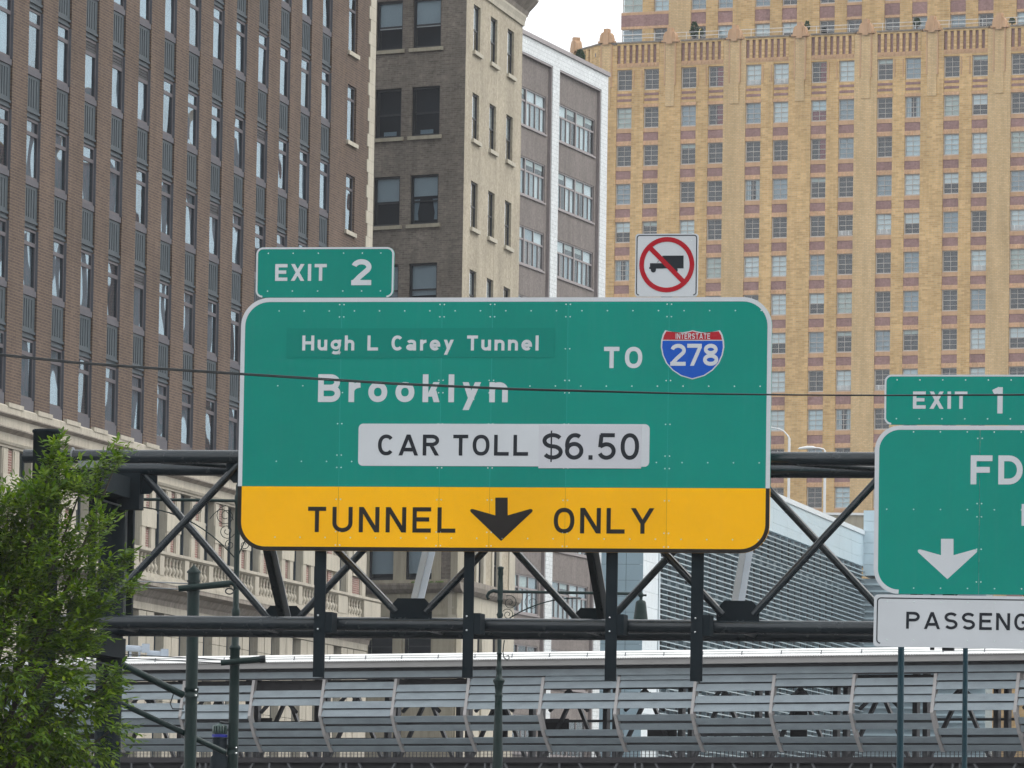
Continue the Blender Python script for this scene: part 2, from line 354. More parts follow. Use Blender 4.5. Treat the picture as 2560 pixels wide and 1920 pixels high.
# ================================================================== brown brick office block on the left
fA = Frame(75, 200, 78.3)
A = fA.root('brick_office_building', 'tall brown brick office block with narrow window bays above a pale stone base', 'building')
AL0, AP, AW, AZ0, AH = -1.62, 3.455, 1.65, 27.08, 3.66
cols = range(-4, 13); TOP = 46.0; U0, U1 = -16.4, 49.12
MB().box(U0, U1 - .03, .62, 24, 0, TOP - .1).build('core', M['interior'], A)
edges = [U0] + [v for k in cols for v in (AL0 + AP*k, AL0 + AP*k + AW)] + [44.35]
for i in range(0, len(edges), 2): MB().box(edges[i], edges[i+1], 0, .4, 17.36, TOP).build('brick_pier', M['brown_brick'], A)
MB().box(45.92, U1 - .01, 0, .4, 17.36, TOP).build('brick_pier', M['brown_brick'], A)
box('roof_slab', M['concrete'], A, U0, U1, 0, 24, TOP, TOP + .4)
wh = AH - 1.66
me_f = frame_mb(AW, wh, .075, .085, .16, (), ((wh * .76, .13), ), .05, .1).mesh('window', M['sash_grey'])
me_pl = MB().box(.075, AW - .075, .118, .122, .1, wh * .76 - .065).mesh('pane', M['glass_wavy'])
me_pu = MB().box(.075, AW - .075, .112, .116, wh * .76 + .065, wh - .075).mesh('pane', M['glass_wavy'])
me_gr = MB()
for i in range(4): me_gr.box(.08, AW - .08, .09, .15, wh * .79 + i * .105, wh * .79 + i * .105 + .062)
me_gr = me_gr.mesh('louver_grille', M['louver_black'])
me_grb = MB().box(.075, AW - .075, .112, .117, wh * .76 + .065, wh - .075).mesh('grille_plate', M['sash_grey'])
me_jb = MB().box(AW - .012, AW, .006, .085, 0, wh).mesh('jamb', M['jamb_slate']); me_ab = MB().box(.08, AW - .08, .2, .21, .1, wh - .08).mesh('blind', M['fill_slate'])  # slate sheet added behind the panes to lift their dark tone
me_si = MB().box(0, AW, .03, .45, 0, .2).mesh('sill', M['slate_light'])
sp = MB(); sp.box(0, AW, .092, .45, 0, 1.14)
sp.box(0, .34, .07, .092, 0, 1.14); sp.box(AW - .34, AW, .07, .092, 0, 1.14); sp.box(.34, AW - .34, .07, .092, 0, .1); sp.box(.34, AW - .34, .07, .092, 1.04, 1.14)
for i in range(3): sp.box(.43 + i * .28, .55 + i * .28, .07, .092, .1, 1.04)
me_sp = sp.mesh('spandrel_panel', M['slate_metal'])
bd = MB().box(0, AW, .09, .45, 0, .27); bd.box(0, AW, .03, .09, .19, .27); bd.box(0, AW, .05, .09, .02, .09)
me_bd = bd.mesh('spandrel_band', M['slate_metal'])
grilles = set()
for px, py in ((222,110),(290,145),(355,178),(534,522),(346,703),(652,337)):
    u, z = fA.uz(px, py); grilles.add((round((u - AL0 - AW/2) / AP), math.floor((z - AZ0) / AH)))
for k in cols:
    u = AL0 + AP * k
    for n in range(-3, 5):
        z = AZ0 + AH * n
        if n > -3:
            inst('spandrel_band', me_bd, A, (u, 0, z)); inst('spandrel_panel', me_sp, A, (u, 0, z + .28)); inst('sill', me_si, A, (u, 0, z + 1.43))
        else: box('sill', M['slate_light'], A, u, u + AW, .03, .45, 17.36, z + 1.64)
        w = inst('window', me_f, A, (u, 0, z + 1.645)); inst('pane', me_pl, w); inst('jamb', me_jb, w)
        if (k * 7 + n * 3) % 5: inst('blind', me_ab, w)
        if (k, n) in grilles: inst('grille_plate', me_grb, w); inst('louver_grille', me_gr, w)
        else: inst('pane', me_pu, w)
# single windows near the corner
me_f2 = frame_mb(1.57, 2.3, .07, .085, .16, (), ((1.75, .1),), .05).mesh('window', M['sash_grey'])
me_p2 = MB().box(.07, 1.5, .118, .122, .07, 2.23).mesh('pane', M['glass_wavy'])
for n in range(-3, 4):
    zb = 32.05 + AH * n
    w = inst('window', me_f2, A, (44.35, 0, zb)); inst('pane', me_p2, w)
    box('stone_sill', M['pale_stone'], A, 44.2, 46.07, -.09, .3, zb - .17, zb - .002)
    zt = zb + AH - .172 if n < 3 else TOP
    MB().box(44.352, 45.918, .002, .4, zb + 2.3, zt).build('brick_spandrel', M['brown_brick'], A)
MB().box(44.352, 45.918, .002, .4, 17.36, 32.05 - 3 * AH - .172).build('brick_spandrel', M['brown_brick'], A)
q0 = MB().box(-1.22, 0, -.035, .5, 0, .52).mesh('quoin', M['pale_stone']); q1 = MB().box(-.98, 0, -.035, .5, 0, .52).mesh('quoin', M['pale_stone'])
for i in range(54): inst('quoin', (q0, q1)[i % 2], A, (U1 + .02, 0, 17.4 + i * .53))
# stone base: courses
def course(name, mat, prof, step=3.47, off=0., u0=U0, u1=U1 + .1):
    n = int((u1 - u0) / step); st = (u1 - u0) / n
    me = MB().extr(prof, .006, st - .006).mesh(name, M[mat])
    for i in range(n): inst(name, me, A, (u0 + i * st, 0, 0))
course('cornice_stone', 'limestone', [(-.10,17.07),(-.10,17.30),(-.02,17.355),(.5,17.355),(.5,17.07)], 2.4)
pb = MB().box(0, AP - AW - .06, -.13, .2, 17.28, 17.43).mesh('plinth_stone', M['limestone'])
for k in cols: inst('plinth_stone', pb, A, (AL0 + AP*k + AW + .03, 0, 0))
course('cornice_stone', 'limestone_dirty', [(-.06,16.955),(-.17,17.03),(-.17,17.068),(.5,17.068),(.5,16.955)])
course('frieze_stone', 'limestone', [(-.03,16.61),(-.03,16.953),(.5,16.953),(.5,16.61)], 1.73)
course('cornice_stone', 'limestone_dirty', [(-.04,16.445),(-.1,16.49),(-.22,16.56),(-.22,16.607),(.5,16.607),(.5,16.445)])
course('frieze_stone', 'limestone', [(-.03,16.15),(-.03,16.443),(.5,16.443),(.5,16.15)], 2.2)
course('architrave_stone', 'limestone', [(-.04,15.965),(-.04,16.03),(-.1,16.06),(-.14,16.147),(.5,16.147),(.5,15.965)])
# piano nobile: windows between paired pilasters with brick infill
BP = 3.47; js = list(range(-9, 9)); bl = lambda j: 15.73 + BP * j
me_bw = frame_mb(1.43, 3.34, .07, .24, .32, (), ((2.5, .08),), .05).mesh('window', M['slate_metal'])
me_bp = MB().box(.07, 1.36, .278, .282, .07, 3.27).mesh('pane', M['glass_wavy'])
me_bc = MB().add([(.08,.34,.1),(1.1,.34,.1),(.5,.34,2.4),(.08,.34,2.4)], [(0,1,2,3)]).mesh('curtain', M['blind_blue'])
def pilasters(z0, z1, w):
    m = MB(); m.box(0, w, 0, .12, z0, z1); m.box(.08, w - .08, -.03, 0, z0 + .06, z1 - .06); return m.mesh('pilaster', M['limestone'])
me_pil = pilasters(12.62, 15.96, .70)
me_pb = MB().box(0, 2.036, .1, .55, 12.6, 15.963).mesh('pier', M['limestone'])
me_sb = MB().box(0, 2.0, -.055, .12, 14.47, 15.1).mesh('stone_block', M['pale_stone'])
me_b1 = MB().box(0, .60, .05, .12, 15.105, 15.93).mesh('brick_panel', M['red_brick'])
me_b2 = MB().box(0, .60, .05, .12, 12.7, 14.42).mesh('brick_panel', M['red_brick'])
for j in js:
    u = bl(j)
    if u < U0 + .5: continue
    if j < 8:
        w = inst('window', me_bw, A, (u, 0, 12.62)); inst('pane', me_bp, w)
        if j % 3 != 1: inst('curtain', me_bc, w)
    a = u + 1.43 + .001; wd = 2.036
    if j == 8: continue
    if j == 7: wd = 44.45 - a; wd2 = 2.036
    inst('pier', me_pb, A, (a, 0, 0), scale=(wd / 2.036, 1, 1)); inst('pilaster', me_pil, A, (a + .01, 0, 0)); inst('pilaster', me_pil, A, (a + wd - .71, 0, 0))
    inst('stone_block', me_sb, A, (a + (wd - 2.0) / 2, 0, 0)); inst('brick_panel', me_b1, A, (a + wd/2 - .3, 0, 0)); inst('brick_panel', me_b2, A, (a + wd/2 - .3, 0, 0))
w = inst('window', me_bw, A, (44.46, 0, 12.62), scale=(.85, 1, 1)); inst('pane', me_bp, w)
MB().box(45.68, U1 + .05, .1, .55, 12.6, 15.963).build('pier', M['limestone'], A); inst('pilaster', me_pil, A, (45.7, 0, 0), scale=(1.4, 1, 1)); inst('pilaster', me_pil, A, (48.2, 0, 0), scale=(1.3, 1, 1))
MB().box(46.75, 48.15, .05, .12, 12.7, 14.42).build('brick_panel', M['red_brick'], A); box('stone_block', M['pale_stone'], A, 46.7, 49.0, -.055, .12, 14.47, 15.5)
# balcony with balustrade
BY = -.5
course('balcony_slab', 'limestone', [(BY-.22,12.45),(BY-.22,12.58),(.1,12.58),(.1,12.45)], 3.47, 0, U0, U1 + .6)
course('balustrade_base', 'limestone', [(BY-.12,12.583),(BY-.12,12.74),(BY+.12,12.74),(BY+.12,12.583)], 3.47, 0, U0, U1 + .4)
course('balustrade_rail', 'limestone', [(BY-.1,13.44),(BY-.18,13.5),(BY-.18,13.6),(BY+.18,13.6),(BY+.18,13.5),(BY+.1,13.44)], 3.47, 0, U0, U1 + .45)
bal = MB().lathe([(.085,0),(.085,.05),(.05,.08),(.11,.2),(.1,.28),(.055,.36),(.045,.4),(.07,.43),(.045,.46),(.05,.55),(.08,.63),(.085,.69)], n=10).mesh('baluster', M['limestone'])
ped = MB().box(0, .6, BY - .14, BY + .14, 12.742, 13.438).mesh('balustrade_pedestal', M['limestone'])
j = -8; u = 14.13 + BP * j
while u < 40:
    inst('balustrade_pedestal', ped, A, (u, 0, 0))
    if u + BP < 43:
        for i in range(6): inst('baluster', bal, A, (u + .6 + (BP - .6) * (i + .5) / 6, BY, 12.742))
    u += BP
last = u - BP + .6
for i in range(3): inst('baluster', bal, A, (last + .3 + i * .42, BY, 12.742))
for a, b in ((41.65, 43.3), (46.2, 49.2)): box('balustrade_pedestal', M['limestone'], A, a, b, BY - .14, BY + .14, 12.742, 13.438)
for i in range(6): inst('baluster', bal, A, (43.5 + i * .48, BY, 12.742))
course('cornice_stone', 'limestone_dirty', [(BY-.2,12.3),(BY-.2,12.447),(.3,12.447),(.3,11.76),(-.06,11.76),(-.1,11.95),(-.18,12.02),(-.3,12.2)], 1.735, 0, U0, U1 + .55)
course('architrave_stone', 'limestone', [(-.1,11.5),(-.1,11.756),(.3,11.756),(.3,11.5)], 1.735, 0, U0, U1 + .1)
me_lp = MB().box(0, 2.14, .1, .6, 0, 11.498).mesh('pier', M['limestone'])
me_lb = MB().box(.02, 1.03, -.06, .12, .012, .78); me_lb.box(1.11, 2.12, -.06, .12, .012, .78); me_lb = me_lb.mesh('rusticated_stone', M['limestone'])
me_lw = frame_mb(1.32, 6, .07, .24, .32, (), (2.4, (4.2, .1)), .06).mesh('window', M['slate_metal'])
me_lpn = MB().box(.07, 1.25, .278, .282, .07, 5.93).mesh('pane', M['glass_wavy'])
for j in js:
    u = 15.66 + BP * j
    if u < U0 + .5: continue
    if j <= 8:
        w = inst('window', me_lw, A, (u, 0, 5.4)); inst('pane', me_lpn, w)
    inst('pier', me_lp, A, (u + 1.325, 0, 0))
    for i in range(8): inst('rusticated_stone', me_lb, A, (u + 1.325, 0, 5.2 + i * .785))
MB().box(46.9, U1 + .05, .1, .6, 0, 11.498).build('pier', M['limestone'], A)
for i in range(8): box('rusticated_stone', M['limestone'], A, 47.0, U1 + .16, -.06, .12, 5.212 + i*.785, 5.98 + i*.785)

# ================================================================== grey-brown brick corner building
fB = Frame(1165, 258, -33, 100); fBr = Frame(1165, 258, 78.5, 100); RZB = R(111.5)
B = fB.root('corner_brick_building', 'weathered grey brick building with a buff right side and dark sash windows', 'building')
BZ = 34.23; BH = 3.84; TB = 42.4; ZB = 17.2
def frame2local(fr, base, u, y=0.):           # point on another frame expressed in the base frame
    p = fr.O + fr.x * u + fr.n * y - base.O; return p.dot(base.x), p.dot(base.n)
c1 = frame2local(fBr, fB, 12.25, .5); c2 = frame2local(fBr, fB, .6, .5)
cm = MB(); pl = [(-9.5, .5), (c2[0] - .25, .5), (c1[0], c1[1]), (c1[0] - 6, c1[1] + 3), (-9.5, 14)]
cm.add([(x, y, 0) for x, y in pl] + [(x, y, TB - .2) for x, y in pl], [(4,3,2,1,0), (5,6,7,8,9)] + [(i, (i+1) % 5, (i+1) % 5 + 5, i + 5) for i in range(5)]); cm.build('core', M['interior_dark'], B)
BWs = [(-4.69, -3.30), (-2.78, -1.30)]
cor = MB(); cp = [(-.16, 0), (-.002, 0), (-.158, .39), (-.16, .39)]
cor.add([(x, y, ZB) for x, y in cp] + [(x, y, TB) for x, y in cp], [(3,2,1,0), (4,5,6,7)] + [(i, (i+1) % 4, (i+1) % 4 + 4, i + 4) for i in range(4)]); cor.build('brick_corner', M['grey_brick'], B)
for a, b in ((-9.5, -4.69), (-3.30, -2.78), (-1.30, -.16)): MB().box(a, b, 0, .4, ZB, TB).build('brick_pier', M['grey_brick'], B)
rowsB = [BZ + BH * k for k in (1, 0, -1, -2, -3)] + [18.9]
me_bsl = {}
for (a, b), q in zip(BWs, 'LR'):
    W = b - a; H = 2.15
    mf = frame_mb(W, H, .1, .1, .2, (), ((H * .47, .07),), .05, .09).mesh('window', M['dark_frame'])
    mp_l = MB().box(.1, W - .1, .158, .162, .09, H * .47 - .03).mesh('pane', M['glass_dark']); mp_u = MB().box(.1, W - .1, .145, .149, H * .47 + .03, H - .1).mesh('pane', M['glass_dark'])
    mrail = MB().box(.12, W - .12, .135, .157, H * .43, H * .45).mesh('sash_lift', M['shade_grey'])
    msi = MB().box(-.12, W + .14, -.1, .25, -.16, -.002).mesh('stone_sill', M['cream_stone'])
    bup = lambda t, mt: MB().box(.11, W - .11, .17, .175, H - .1 - t * (H - .2), H - .1).mesh('blind', M[mt])
    for r, zb in enumerate(rowsB):
        w = inst('window', mf, B, (a, 0, zb)); inst('pane', mp_l, w); inst('pane', mp_u, w); inst('stone_sill', msi, B, (a, 0, zb))
        if r == 0: inst('blind', bup(.53, 'shade_grey'), w); inst('sash_lift', mrail, w)
        if r == 2: inst('blind', bup(.5 if q == 'L' else .42, 'shade_grey'), w)
        if r == 2 and q == 'R':
            for s in (0, 1): MB().add([(.12 + s*(W-.24), .2, .2), (.12 + s*(W-.24), .2, 1.1), (.42 + s*(W-.84), .2, 1.1), (.3 + s*(W-.6), .2, .5), (.34 + s*(W-.68), .2, .2)], [(0,1,2,3,4)]).build('curtain', M['blind_grey'], w)
        if r == 3: inst('blind', bup(.66, 'shade_grey'), w)
        if r == 1: MB().box(.3, .95, .3, .34, .1, .3).build('radiator', M['blind_grey'], w)
        zt = rowsB[r-1] - .162 if r else TB
        MB().box(a + .001, b - .001, .002, .4, zb + H, zt).build('brick_spandrel', M['grey_brick'], B)
    MB().box(a + .001, b - .001, .002, .4, ZB, 18.9 - .162).build('brick_spandrel', M['grey_brick'], B)
# stone lower storeys, front
for a, b in ((-9.5, -4.61), (-3.28, -2.70), (-1.29, -.84)):
    MB().box(a, b, -.04, .4, 15.03, ZB - .002).build('pilaster', M['cream_stone'], B)
MB().box(-.838, -.3, .02, .4, 15.03, ZB - .002).build('brick_pier', M['grey_brick'], B); MB().box(-.298, .06, -.06, .4, 15.03, ZB - .002).build('corner_pilaster', M['cream_stone'], B)
box('string_course', M['cream_stone'], B, -9.5, .1, -.1, .4, ZB, ZB + .25)
for a, b in ((-4.61, -3.28), (-2.70, -1.29)):
    W = b - a
    for zb, H, sh in ((15.06, 2.1, .92), (10.4, 2.7, 0)):
        w = inst('window', frame_mb(W, H, .09, .1, .2, (), ((H * .66, .05),), .05).mesh('window', M['dark_frame']), B, (a, 0, zb))
        MB().box(.09, W - .09, .15, .154, .09, H - .09).build('pane', M['glass_dark'], w)
        if sh: MB().box(.1, W - .1, .17, .175, H - .1 - sh * (H - .2), H - .1).build('blind', M['shade_grey'], w)
MB().extr([(-.12,14.88),(-.12,15.027),(.4,15.027),(.4,14.88)], -9.5, .15).build('sill_course', M['cream_stone'], B)
MB().extr([(-.1,14.46),(-.28,14.62),(-.34,14.80),(-.34,14.877),(.4,14.877),(.4,14.46)], -9.5, .38).build('cornice', M['limestone_dirty'], B)
for i in range(14):
    x = random.uniform(-2.2, .3); s = random.uniform(.05, .16)
    MB().lathe([(s, 0), (s*.8, .04), (s*.2, .08)], x, -.26, 7).build('moss_tuft', M['moss'], B, (0, 0, 14.87))
for z0, z1, y in ((13.78, 14.457, 0), (13.5, 13.777, -.03), (13.28, 13.497, -.01), (13.1, 13.277, -.04)): MB().box(-9.5, .03, y, .4, z0, z1).build('frieze', M['cream_stone'], B)
for i in range(9): box('triglyph', M['cream_stone'], B, -4.9 + i * .56, -4.62 + i * .56, -.03, 0, 13.85, 14.4)
for a, b in ((-9.5, -4.61), (-3.28, -2.70), (-1.29, .02)):
    MB().box(a, b, 0, .4, 0, 13.097).build('pier', M['cream_stone'], B)
    MB().box(a + .1, b - .1, -.05, 0, 8, 12.8).build('pier_panel', M['cream_stone'], B)
for a, b in ((-4.61, -3.28), (-2.70, -1.29)): MB().box(a + .001, b - .001, .05, .4, 0, 10.398).build('brick_spandrel', M['cream_stone'], B)
# right side
def rB(mb, name, mat, **k): o = mb.build(name, M[mat], B, **k); o.rotation_euler = (0, 0, RZB); return o
rB(MB().box(.004, .43, -.004, .012, ZB, TB), 'brick_corner', 'buff_brick')
RW = [(1.55, 2.98), (5.22, 6.64), (8.92, 10.36)]; UE = 12.25; RZ0 = 38.04; RHH = 3.85
for a, b in ((.43, 1.55), (2.98, 5.22), (6.64, 8.92), (10.36, UE)): rB(MB().box(a, b, 0, .4, ZB, TB), 'brick_pier', 'buff_brick')
for a, b in RW:
    W = b - a; H = 2.03
    mf = frame_mb(W, H, .07, .1, .18, (), ((H*.48, .06),), .04).mesh('window', M['dark_frame']); mp = MB().box(.07, W - .07, .14, .144, .07, H - .07).mesh('pane', M['glass_dark'])
    mbld = MB().box(.1, W - .1, .17, .175, H * .5, H - .1).mesh('blind', M['blind_grey'])
    msi = MB().box(-.12, W + .2, -.12, .2, -.17, -.002).mesh('stone_sill', M['pale_stone'])
    prev = TB
    for r in range(6):
        zb = RZ0 - RHH * r
        c, s = math.cos(RZB), math.sin(RZB)
        w = inst('window', mf, B, (a*c, a*s, zb), RZB); inst('pane', mp, w)
        if random.random() < .6: inst('blind', mbld, w)
        inst('stone_sill', msi, B, (a*c, a*s, zb), RZB)
        rB(MB().box(a + .001, b - .001, .002, .4, zb + H, prev), 'brick_spandrel', 'buff_brick'); prev = zb - .172
    rB(MB().box(a + .001, b - .001, .002, .4, ZB, prev), 'brick_spandrel', 'buff_brick')
rB(MB().extr([(-.08,40.62),(-.1,40.8),(-.16,41.0),(-.16,41.1),(.1,41.1),(.1,40.62)], .0, UE + .05), 'cornice', 'pale_stone')
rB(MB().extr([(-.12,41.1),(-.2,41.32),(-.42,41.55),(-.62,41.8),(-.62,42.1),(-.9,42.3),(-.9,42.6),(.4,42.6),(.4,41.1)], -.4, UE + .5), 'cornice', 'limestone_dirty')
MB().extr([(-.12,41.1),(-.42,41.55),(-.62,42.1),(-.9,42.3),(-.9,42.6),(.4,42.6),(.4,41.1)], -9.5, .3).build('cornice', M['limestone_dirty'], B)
rB(MB().box(0, UE, -.1, .4, ZB, ZB + .25), 'string_course', 'pale_stone')
for a, b, mt, y in ((.43, 3.8, 'buff_brick', .02), (3.8, 4.3, 'pale_stone', -.04), (5.35, 5.85, 'pale_stone', -.04), (5.85, 7.2, 'buff_brick', .02), (7.2, 7.6, 'pale_stone', -.04), (8.75, 9.3, 'pale_stone', -.04), (9.3, 11.0, 'buff_brick', .02), (11.0, UE, 'pale_stone', -.04)):
    rB(MB().box(a, b, y, .4, 15.03, ZB - .002), 'pilaster', mt)
for a in (4.3, 7.6):
    W = 1.05 if a < 5 else 1.15
    o = inst('window', frame_mb(W, 2.1, .08, .1, .18, (), (1.0,), .05).mesh('window', M['dark_frame']), B, (a*math.cos(RZB), a*math.sin(RZB), 15.06), RZB)
    MB().box(.08, W - .08, .14, .144, .08, 2.02).build('pane', M['glass_dark'], o)
    o = inst('window', frame_mb(W, 2.7, .08, .1, .18, (), (1.6,), .05).mesh('window', M['dark_frame']), B, (a*math.cos(RZB), a*math.sin(RZB), 10.4), RZB)
    MB().box(.08, W - .08, .14, .144, .08, 2.62).build('pane', M['glass_dark'], o)
    rB(MB().box(a + .001, a + W + .0, .05, .4, 0, 10.398), 'brick_spandrel', 'pale_stone')
rB(MB().extr([(-.1,14.46),(-.28,14.62),(-.34,14.80),(-.34,15.027),(.4,15.027),(.4,14.46)], -.1, UE + .2), 'cornice', 'limestone_dirty')
for i in range(12): rB(MB().box(.05 + i*1.02, 1.04 + i*1.02, -.02, .4, 13.5, 14.457), 'frieze_stone', 'pale_stone')
rB(MB().box(0, UE, -.05, .4, 13.1, 13.497), 'frieze', 'pale_stone')
for a, b in ((.43, 4.3), (5.36, 7.6), (8.76, UE)):
    for i in range(9): rB(MB().box(a, b, -.03, .4, 4.2 + i * .99, 5.17 + i * .99), 'rusticated_stone', 'pale_stone')
    rB(MB().box(a + .01, b - .01, .0, .39, 0, 13.09), 'pier', 'pale_stone')

# ================================================================== white-framed building behind
fC = Frame(1302, 325, 73.5)
Cb = fC.root('white_brick_building', 'white glazed brick building with taupe panels and ribbon windows', 'building')
MB().box(-5, 15.9, .9, 16, 0, 47.6).build('core', M['interior'], Cb)
CP = [(-5.2, -3.86), (4.69, 6.05), (14.6, 15.98)]
for a, b in CP: MB().box(a, b, 0, .6, 0, 47.0).build('white_pier', M['white_brick'], Cb)
MB().box(-5.2, 15.98, 0, .6, 47.0, 47.93).build('white_band', M['white_brick'], Cb)
MB().extr([(-.1,47.93),(-.1,48.16),(.7,48.16),(.7,47.93)], -5.3, 16.08).build('roof_trim', M['taupe_frame'], Cb)
MB().box(-5, 15.9, .61, 16, 47.6, 47.9).build('roof_slab', M['concrete'], Cb)
MB().box(15.9, 15.979, .601, 16, 0, 47.9).build('end_wall', M['taupe_brick'], Cb)
CH = 3.77; W = 7.52; H = 2.09
vb_lo = [W * i / 8 for i in (1, 2, 3, 5, 6, 7)]
def cwin():
    m = MB(); fr = .07
    m.box(0, fr, 0, .1, 0, H); m.box(W - fr, W, 0, .1, 0, H); m.box(fr, W - fr, 0, .1, 0, .1); m.box(fr, W - fr, 0, .1, H - fr, H)
    m.box(W/2 - .09, W/2 + .09, -.02, .1, .1, H - fr); m.box(fr, W/2 - .09, .01, .09, 1.33, 1.43); m.box(W/2 + .09, W - fr, .01, .09, 1.33, 1.43)
    for x in vb_lo: m.box(x - .04, x + .04, .01, .09, .1, 1.33)
    for x in (W/4, 3*W/4): m.box(x - .05, x + .05, .01, .09, 1.43, H - fr)
    return m.mesh('window', M['taupe_frame'])
mcw = cwin()
plo = MB().box(.04, W/8 - .04, .045, .049, .1, 1.33).mesh('pane', M['glass_film']); pup = MB().box(.05, W/4 - .05, .045, .049, 1.43, H - .07).mesh('pane', M['glass_film'])
cur = {k: MB().box(.03, W/8 - .03, .12, .13, .1, 1.33).mesh('curtain', M[k]) for k in ('curtain_pale', 'blind_white', 'blind_grey', 'curtain_brown', 'blind_blue')}
cup = {k: MB().box(.04, W/4 - .04, .12, .13, 1.43, H - .07).mesh('blind', M[k]) for k in ('blind_white', 'blind_cream', 'blind_grey')}
cuh = MB().box(.04, W/4 - .04, .12, .13, 1.75, H - .07).mesh('blind', M['blind_cream'])
rc = random.Random(3)
for bay, (a, b) in enumerate(((-3.86, 4.69), (6.05, 14.6))):
    wu = a + .42
    for side in ((a, wu), (wu + W, b)): MB().box(side[0] + .002, side[1], .2, .6, 0, 46.998).build('brick_jamb', M['taupe_brick'], Cb)
    for r in range(12):
        zb = 43.11 - CH * r
        w = inst('window', mcw, Cb, (wu, .24, zb))
        pale = (bay == 1 and r != 4) or rc.random() < .3
        for i in range(8):
            inst('pane', plo, w, (W * i / 8, 0, 0))
            if r < 8 and not (rc.random() < .12):
                inst('curtain', cur[rc.choice(['curtain_pale', 'blind_white', 'blind_blue', 'curtain_pale'] if pale and not (i < 4 and bay == 1 and r == 2) else ['blind_grey', 'curtain_brown', 'curtain_brown', 'blind_grey'])], w, (W * i / 8, 0, 0))
        for i in range(4):
            inst('pane', pup, w, (W * i / 4, 0, 0))
            if r < 8:
                if rc.random() < .75: inst('blind', cup[rc.choice(['blind_white', 'blind_cream', 'blind_cream', 'blind_grey'])], w, (W * i / 4, 0, 0))
                else: inst('blind', cuh, w, (W * i / 4, 0, 0))
        box('window_sill', M['taupe_frame'], Cb, wu - .05, wu + W + .05, .12, .4, zb - .09, zb - .002)
        zt = zb + H; zn = (zb + CH - .092) if r else 46.998
        MB().box(wu + .001, wu + W - .001, .2, .6, zt, zn).build('brick_spandrel', M['taupe_brick'], Cb)
    MB().extr([(.03,46.9),(.03,46.998),(.198,46.998),(.198,46.9)], a + .001, b - .001).build('shadow_trim', M['taupe_frame'], Cb)
    MB().box(b - .16, b - .002, .03, .198, 0, 46.89).build('jamb_trim', M['taupe_frame'], Cb)

# ================================================================== tan brick apartment tower
fD = Frame(1517, 480, -23.5)
D = fD.root('art_deco_tower', 'tan brick apartment tower with purple brick panels, slotted parapet and many paned windows', 'building')
DP = 5.535; DH = 3.06; NB = 11; DTOP = 69.5
DUE = 3.87 + DP * (NB - 1) + 1.9
MB().box(-1.2, DUE, .7, 30, 0, DTOP - .6).build('core', M['interior'], D)
def dl(i): return .22 + DP * i
for i in range(NB):
    a = dl(i)
    MB().box(a + 1.31, a + 2.33, 0, .5, 20, 67.5).build('brick_pier', M['tan_brick'], D)
    MB().box(a + 3.65, a + DP, -.03, .5, 20, 69.4).build('brick_pier', M['tan_brick_pale' if i % 2 else 'tan_brick'], D)
MB().box(-1.25, .22, -.03, .5, 20, 69.4).build('brick_pier', M['tan_brick'], D)
MB().box(-1.25, DUE, 0, .6, 0, 19.998).build('lower_wall', M['tan_brick'], D)
HD = 1.69; WD = 1.31
md = frame_mb(WD, HD, .075, .17, .25, (WD/2,), (HD*.27, (HD*.51, .045), HD*.745), .028, .1).mesh('window', M['pale_frame'])
md_l = MB().box(.075, WD - .075, .208, .212, .1, HD*.51 - .025).mesh('pane', M['glass']); md_u = MB().box(.075, WD - .075, .214, .218, HD*.51 + .025, HD - .075).mesh('pane', M['glass'])
def bl_(x0, x1, z0, z1, mt): return MB().box(WD*x0 + .06, WD*x1 - .06, .30, .31, HD*z0 + .06, HD*z1 - .04).mesh('blind', M[mt])
BLD = {'w': [bl_(0,1,0,1,'blind_white')], 'b': [bl_(0,1,0,1,'blind_blue')], 'c': [bl_(0,1,0,1,'blind_cream')], 'g': [bl_(0,1,0,1,'blind_grey')],
       'W': [bl_(0,1,.5,1,'blind_white')], 't': [bl_(0,1,.76,1,'blind_cream')], 'r': [bl_(.5,1,0,1,'curtain_red')], 'R': [bl_(0,1,.52,1,'blind_blue'), bl_(0,1,0,.52,'curtain_red')],
       'p': [bl_(0,.4,0,1,'curtain_pale'), bl_(.62,1,0,1,'curtain_pale')], 'd': []}
PAT = ["dddrwwrwtgdtdd", "cdgrgwRgdpcWdd", "ddtdddrgdbbwcd", "gdddpgtdgwWWgd", "WtwdddddwWgdwd", "pddcwwgddgdwcd", "dwdddwWcdgdgdw", "tddgdWgtgtdwWd",
       "ddwgdwdwdbdwdd", "wdddcwbpddtdgd", "dbdwddgdwdcddw", "dddddddbgdwddd", "gdwddtdbddWddd", "ddddddddwddgdd", "dddwdddddddddd"]
mAC = MB()
for i in range(4): mAC.box(.1, WD - .1, .12, .16, .12 + i*.09, .16 + i*.09)
mAC.box(.35, .4, .11, .16, .1, .46); mAC.box(.9, .95, .11, .16, .1, .46); mAC = mAC.mesh('window_guard', M['lamp_white'])
s_t = MB().box(-.06, WD + .06, .03, .5, 0, .22).mesh('sill_band', M['terracotta']); s_p = MB().box(-.06, WD + .06, .07, .5, 0, .66).mesh('spandrel_panel', M['purple_brick']); s_b = MB().box(-.06, WD + .06, .03, .5, 0, .36).mesh('lintel_band', M['orange_brick'])
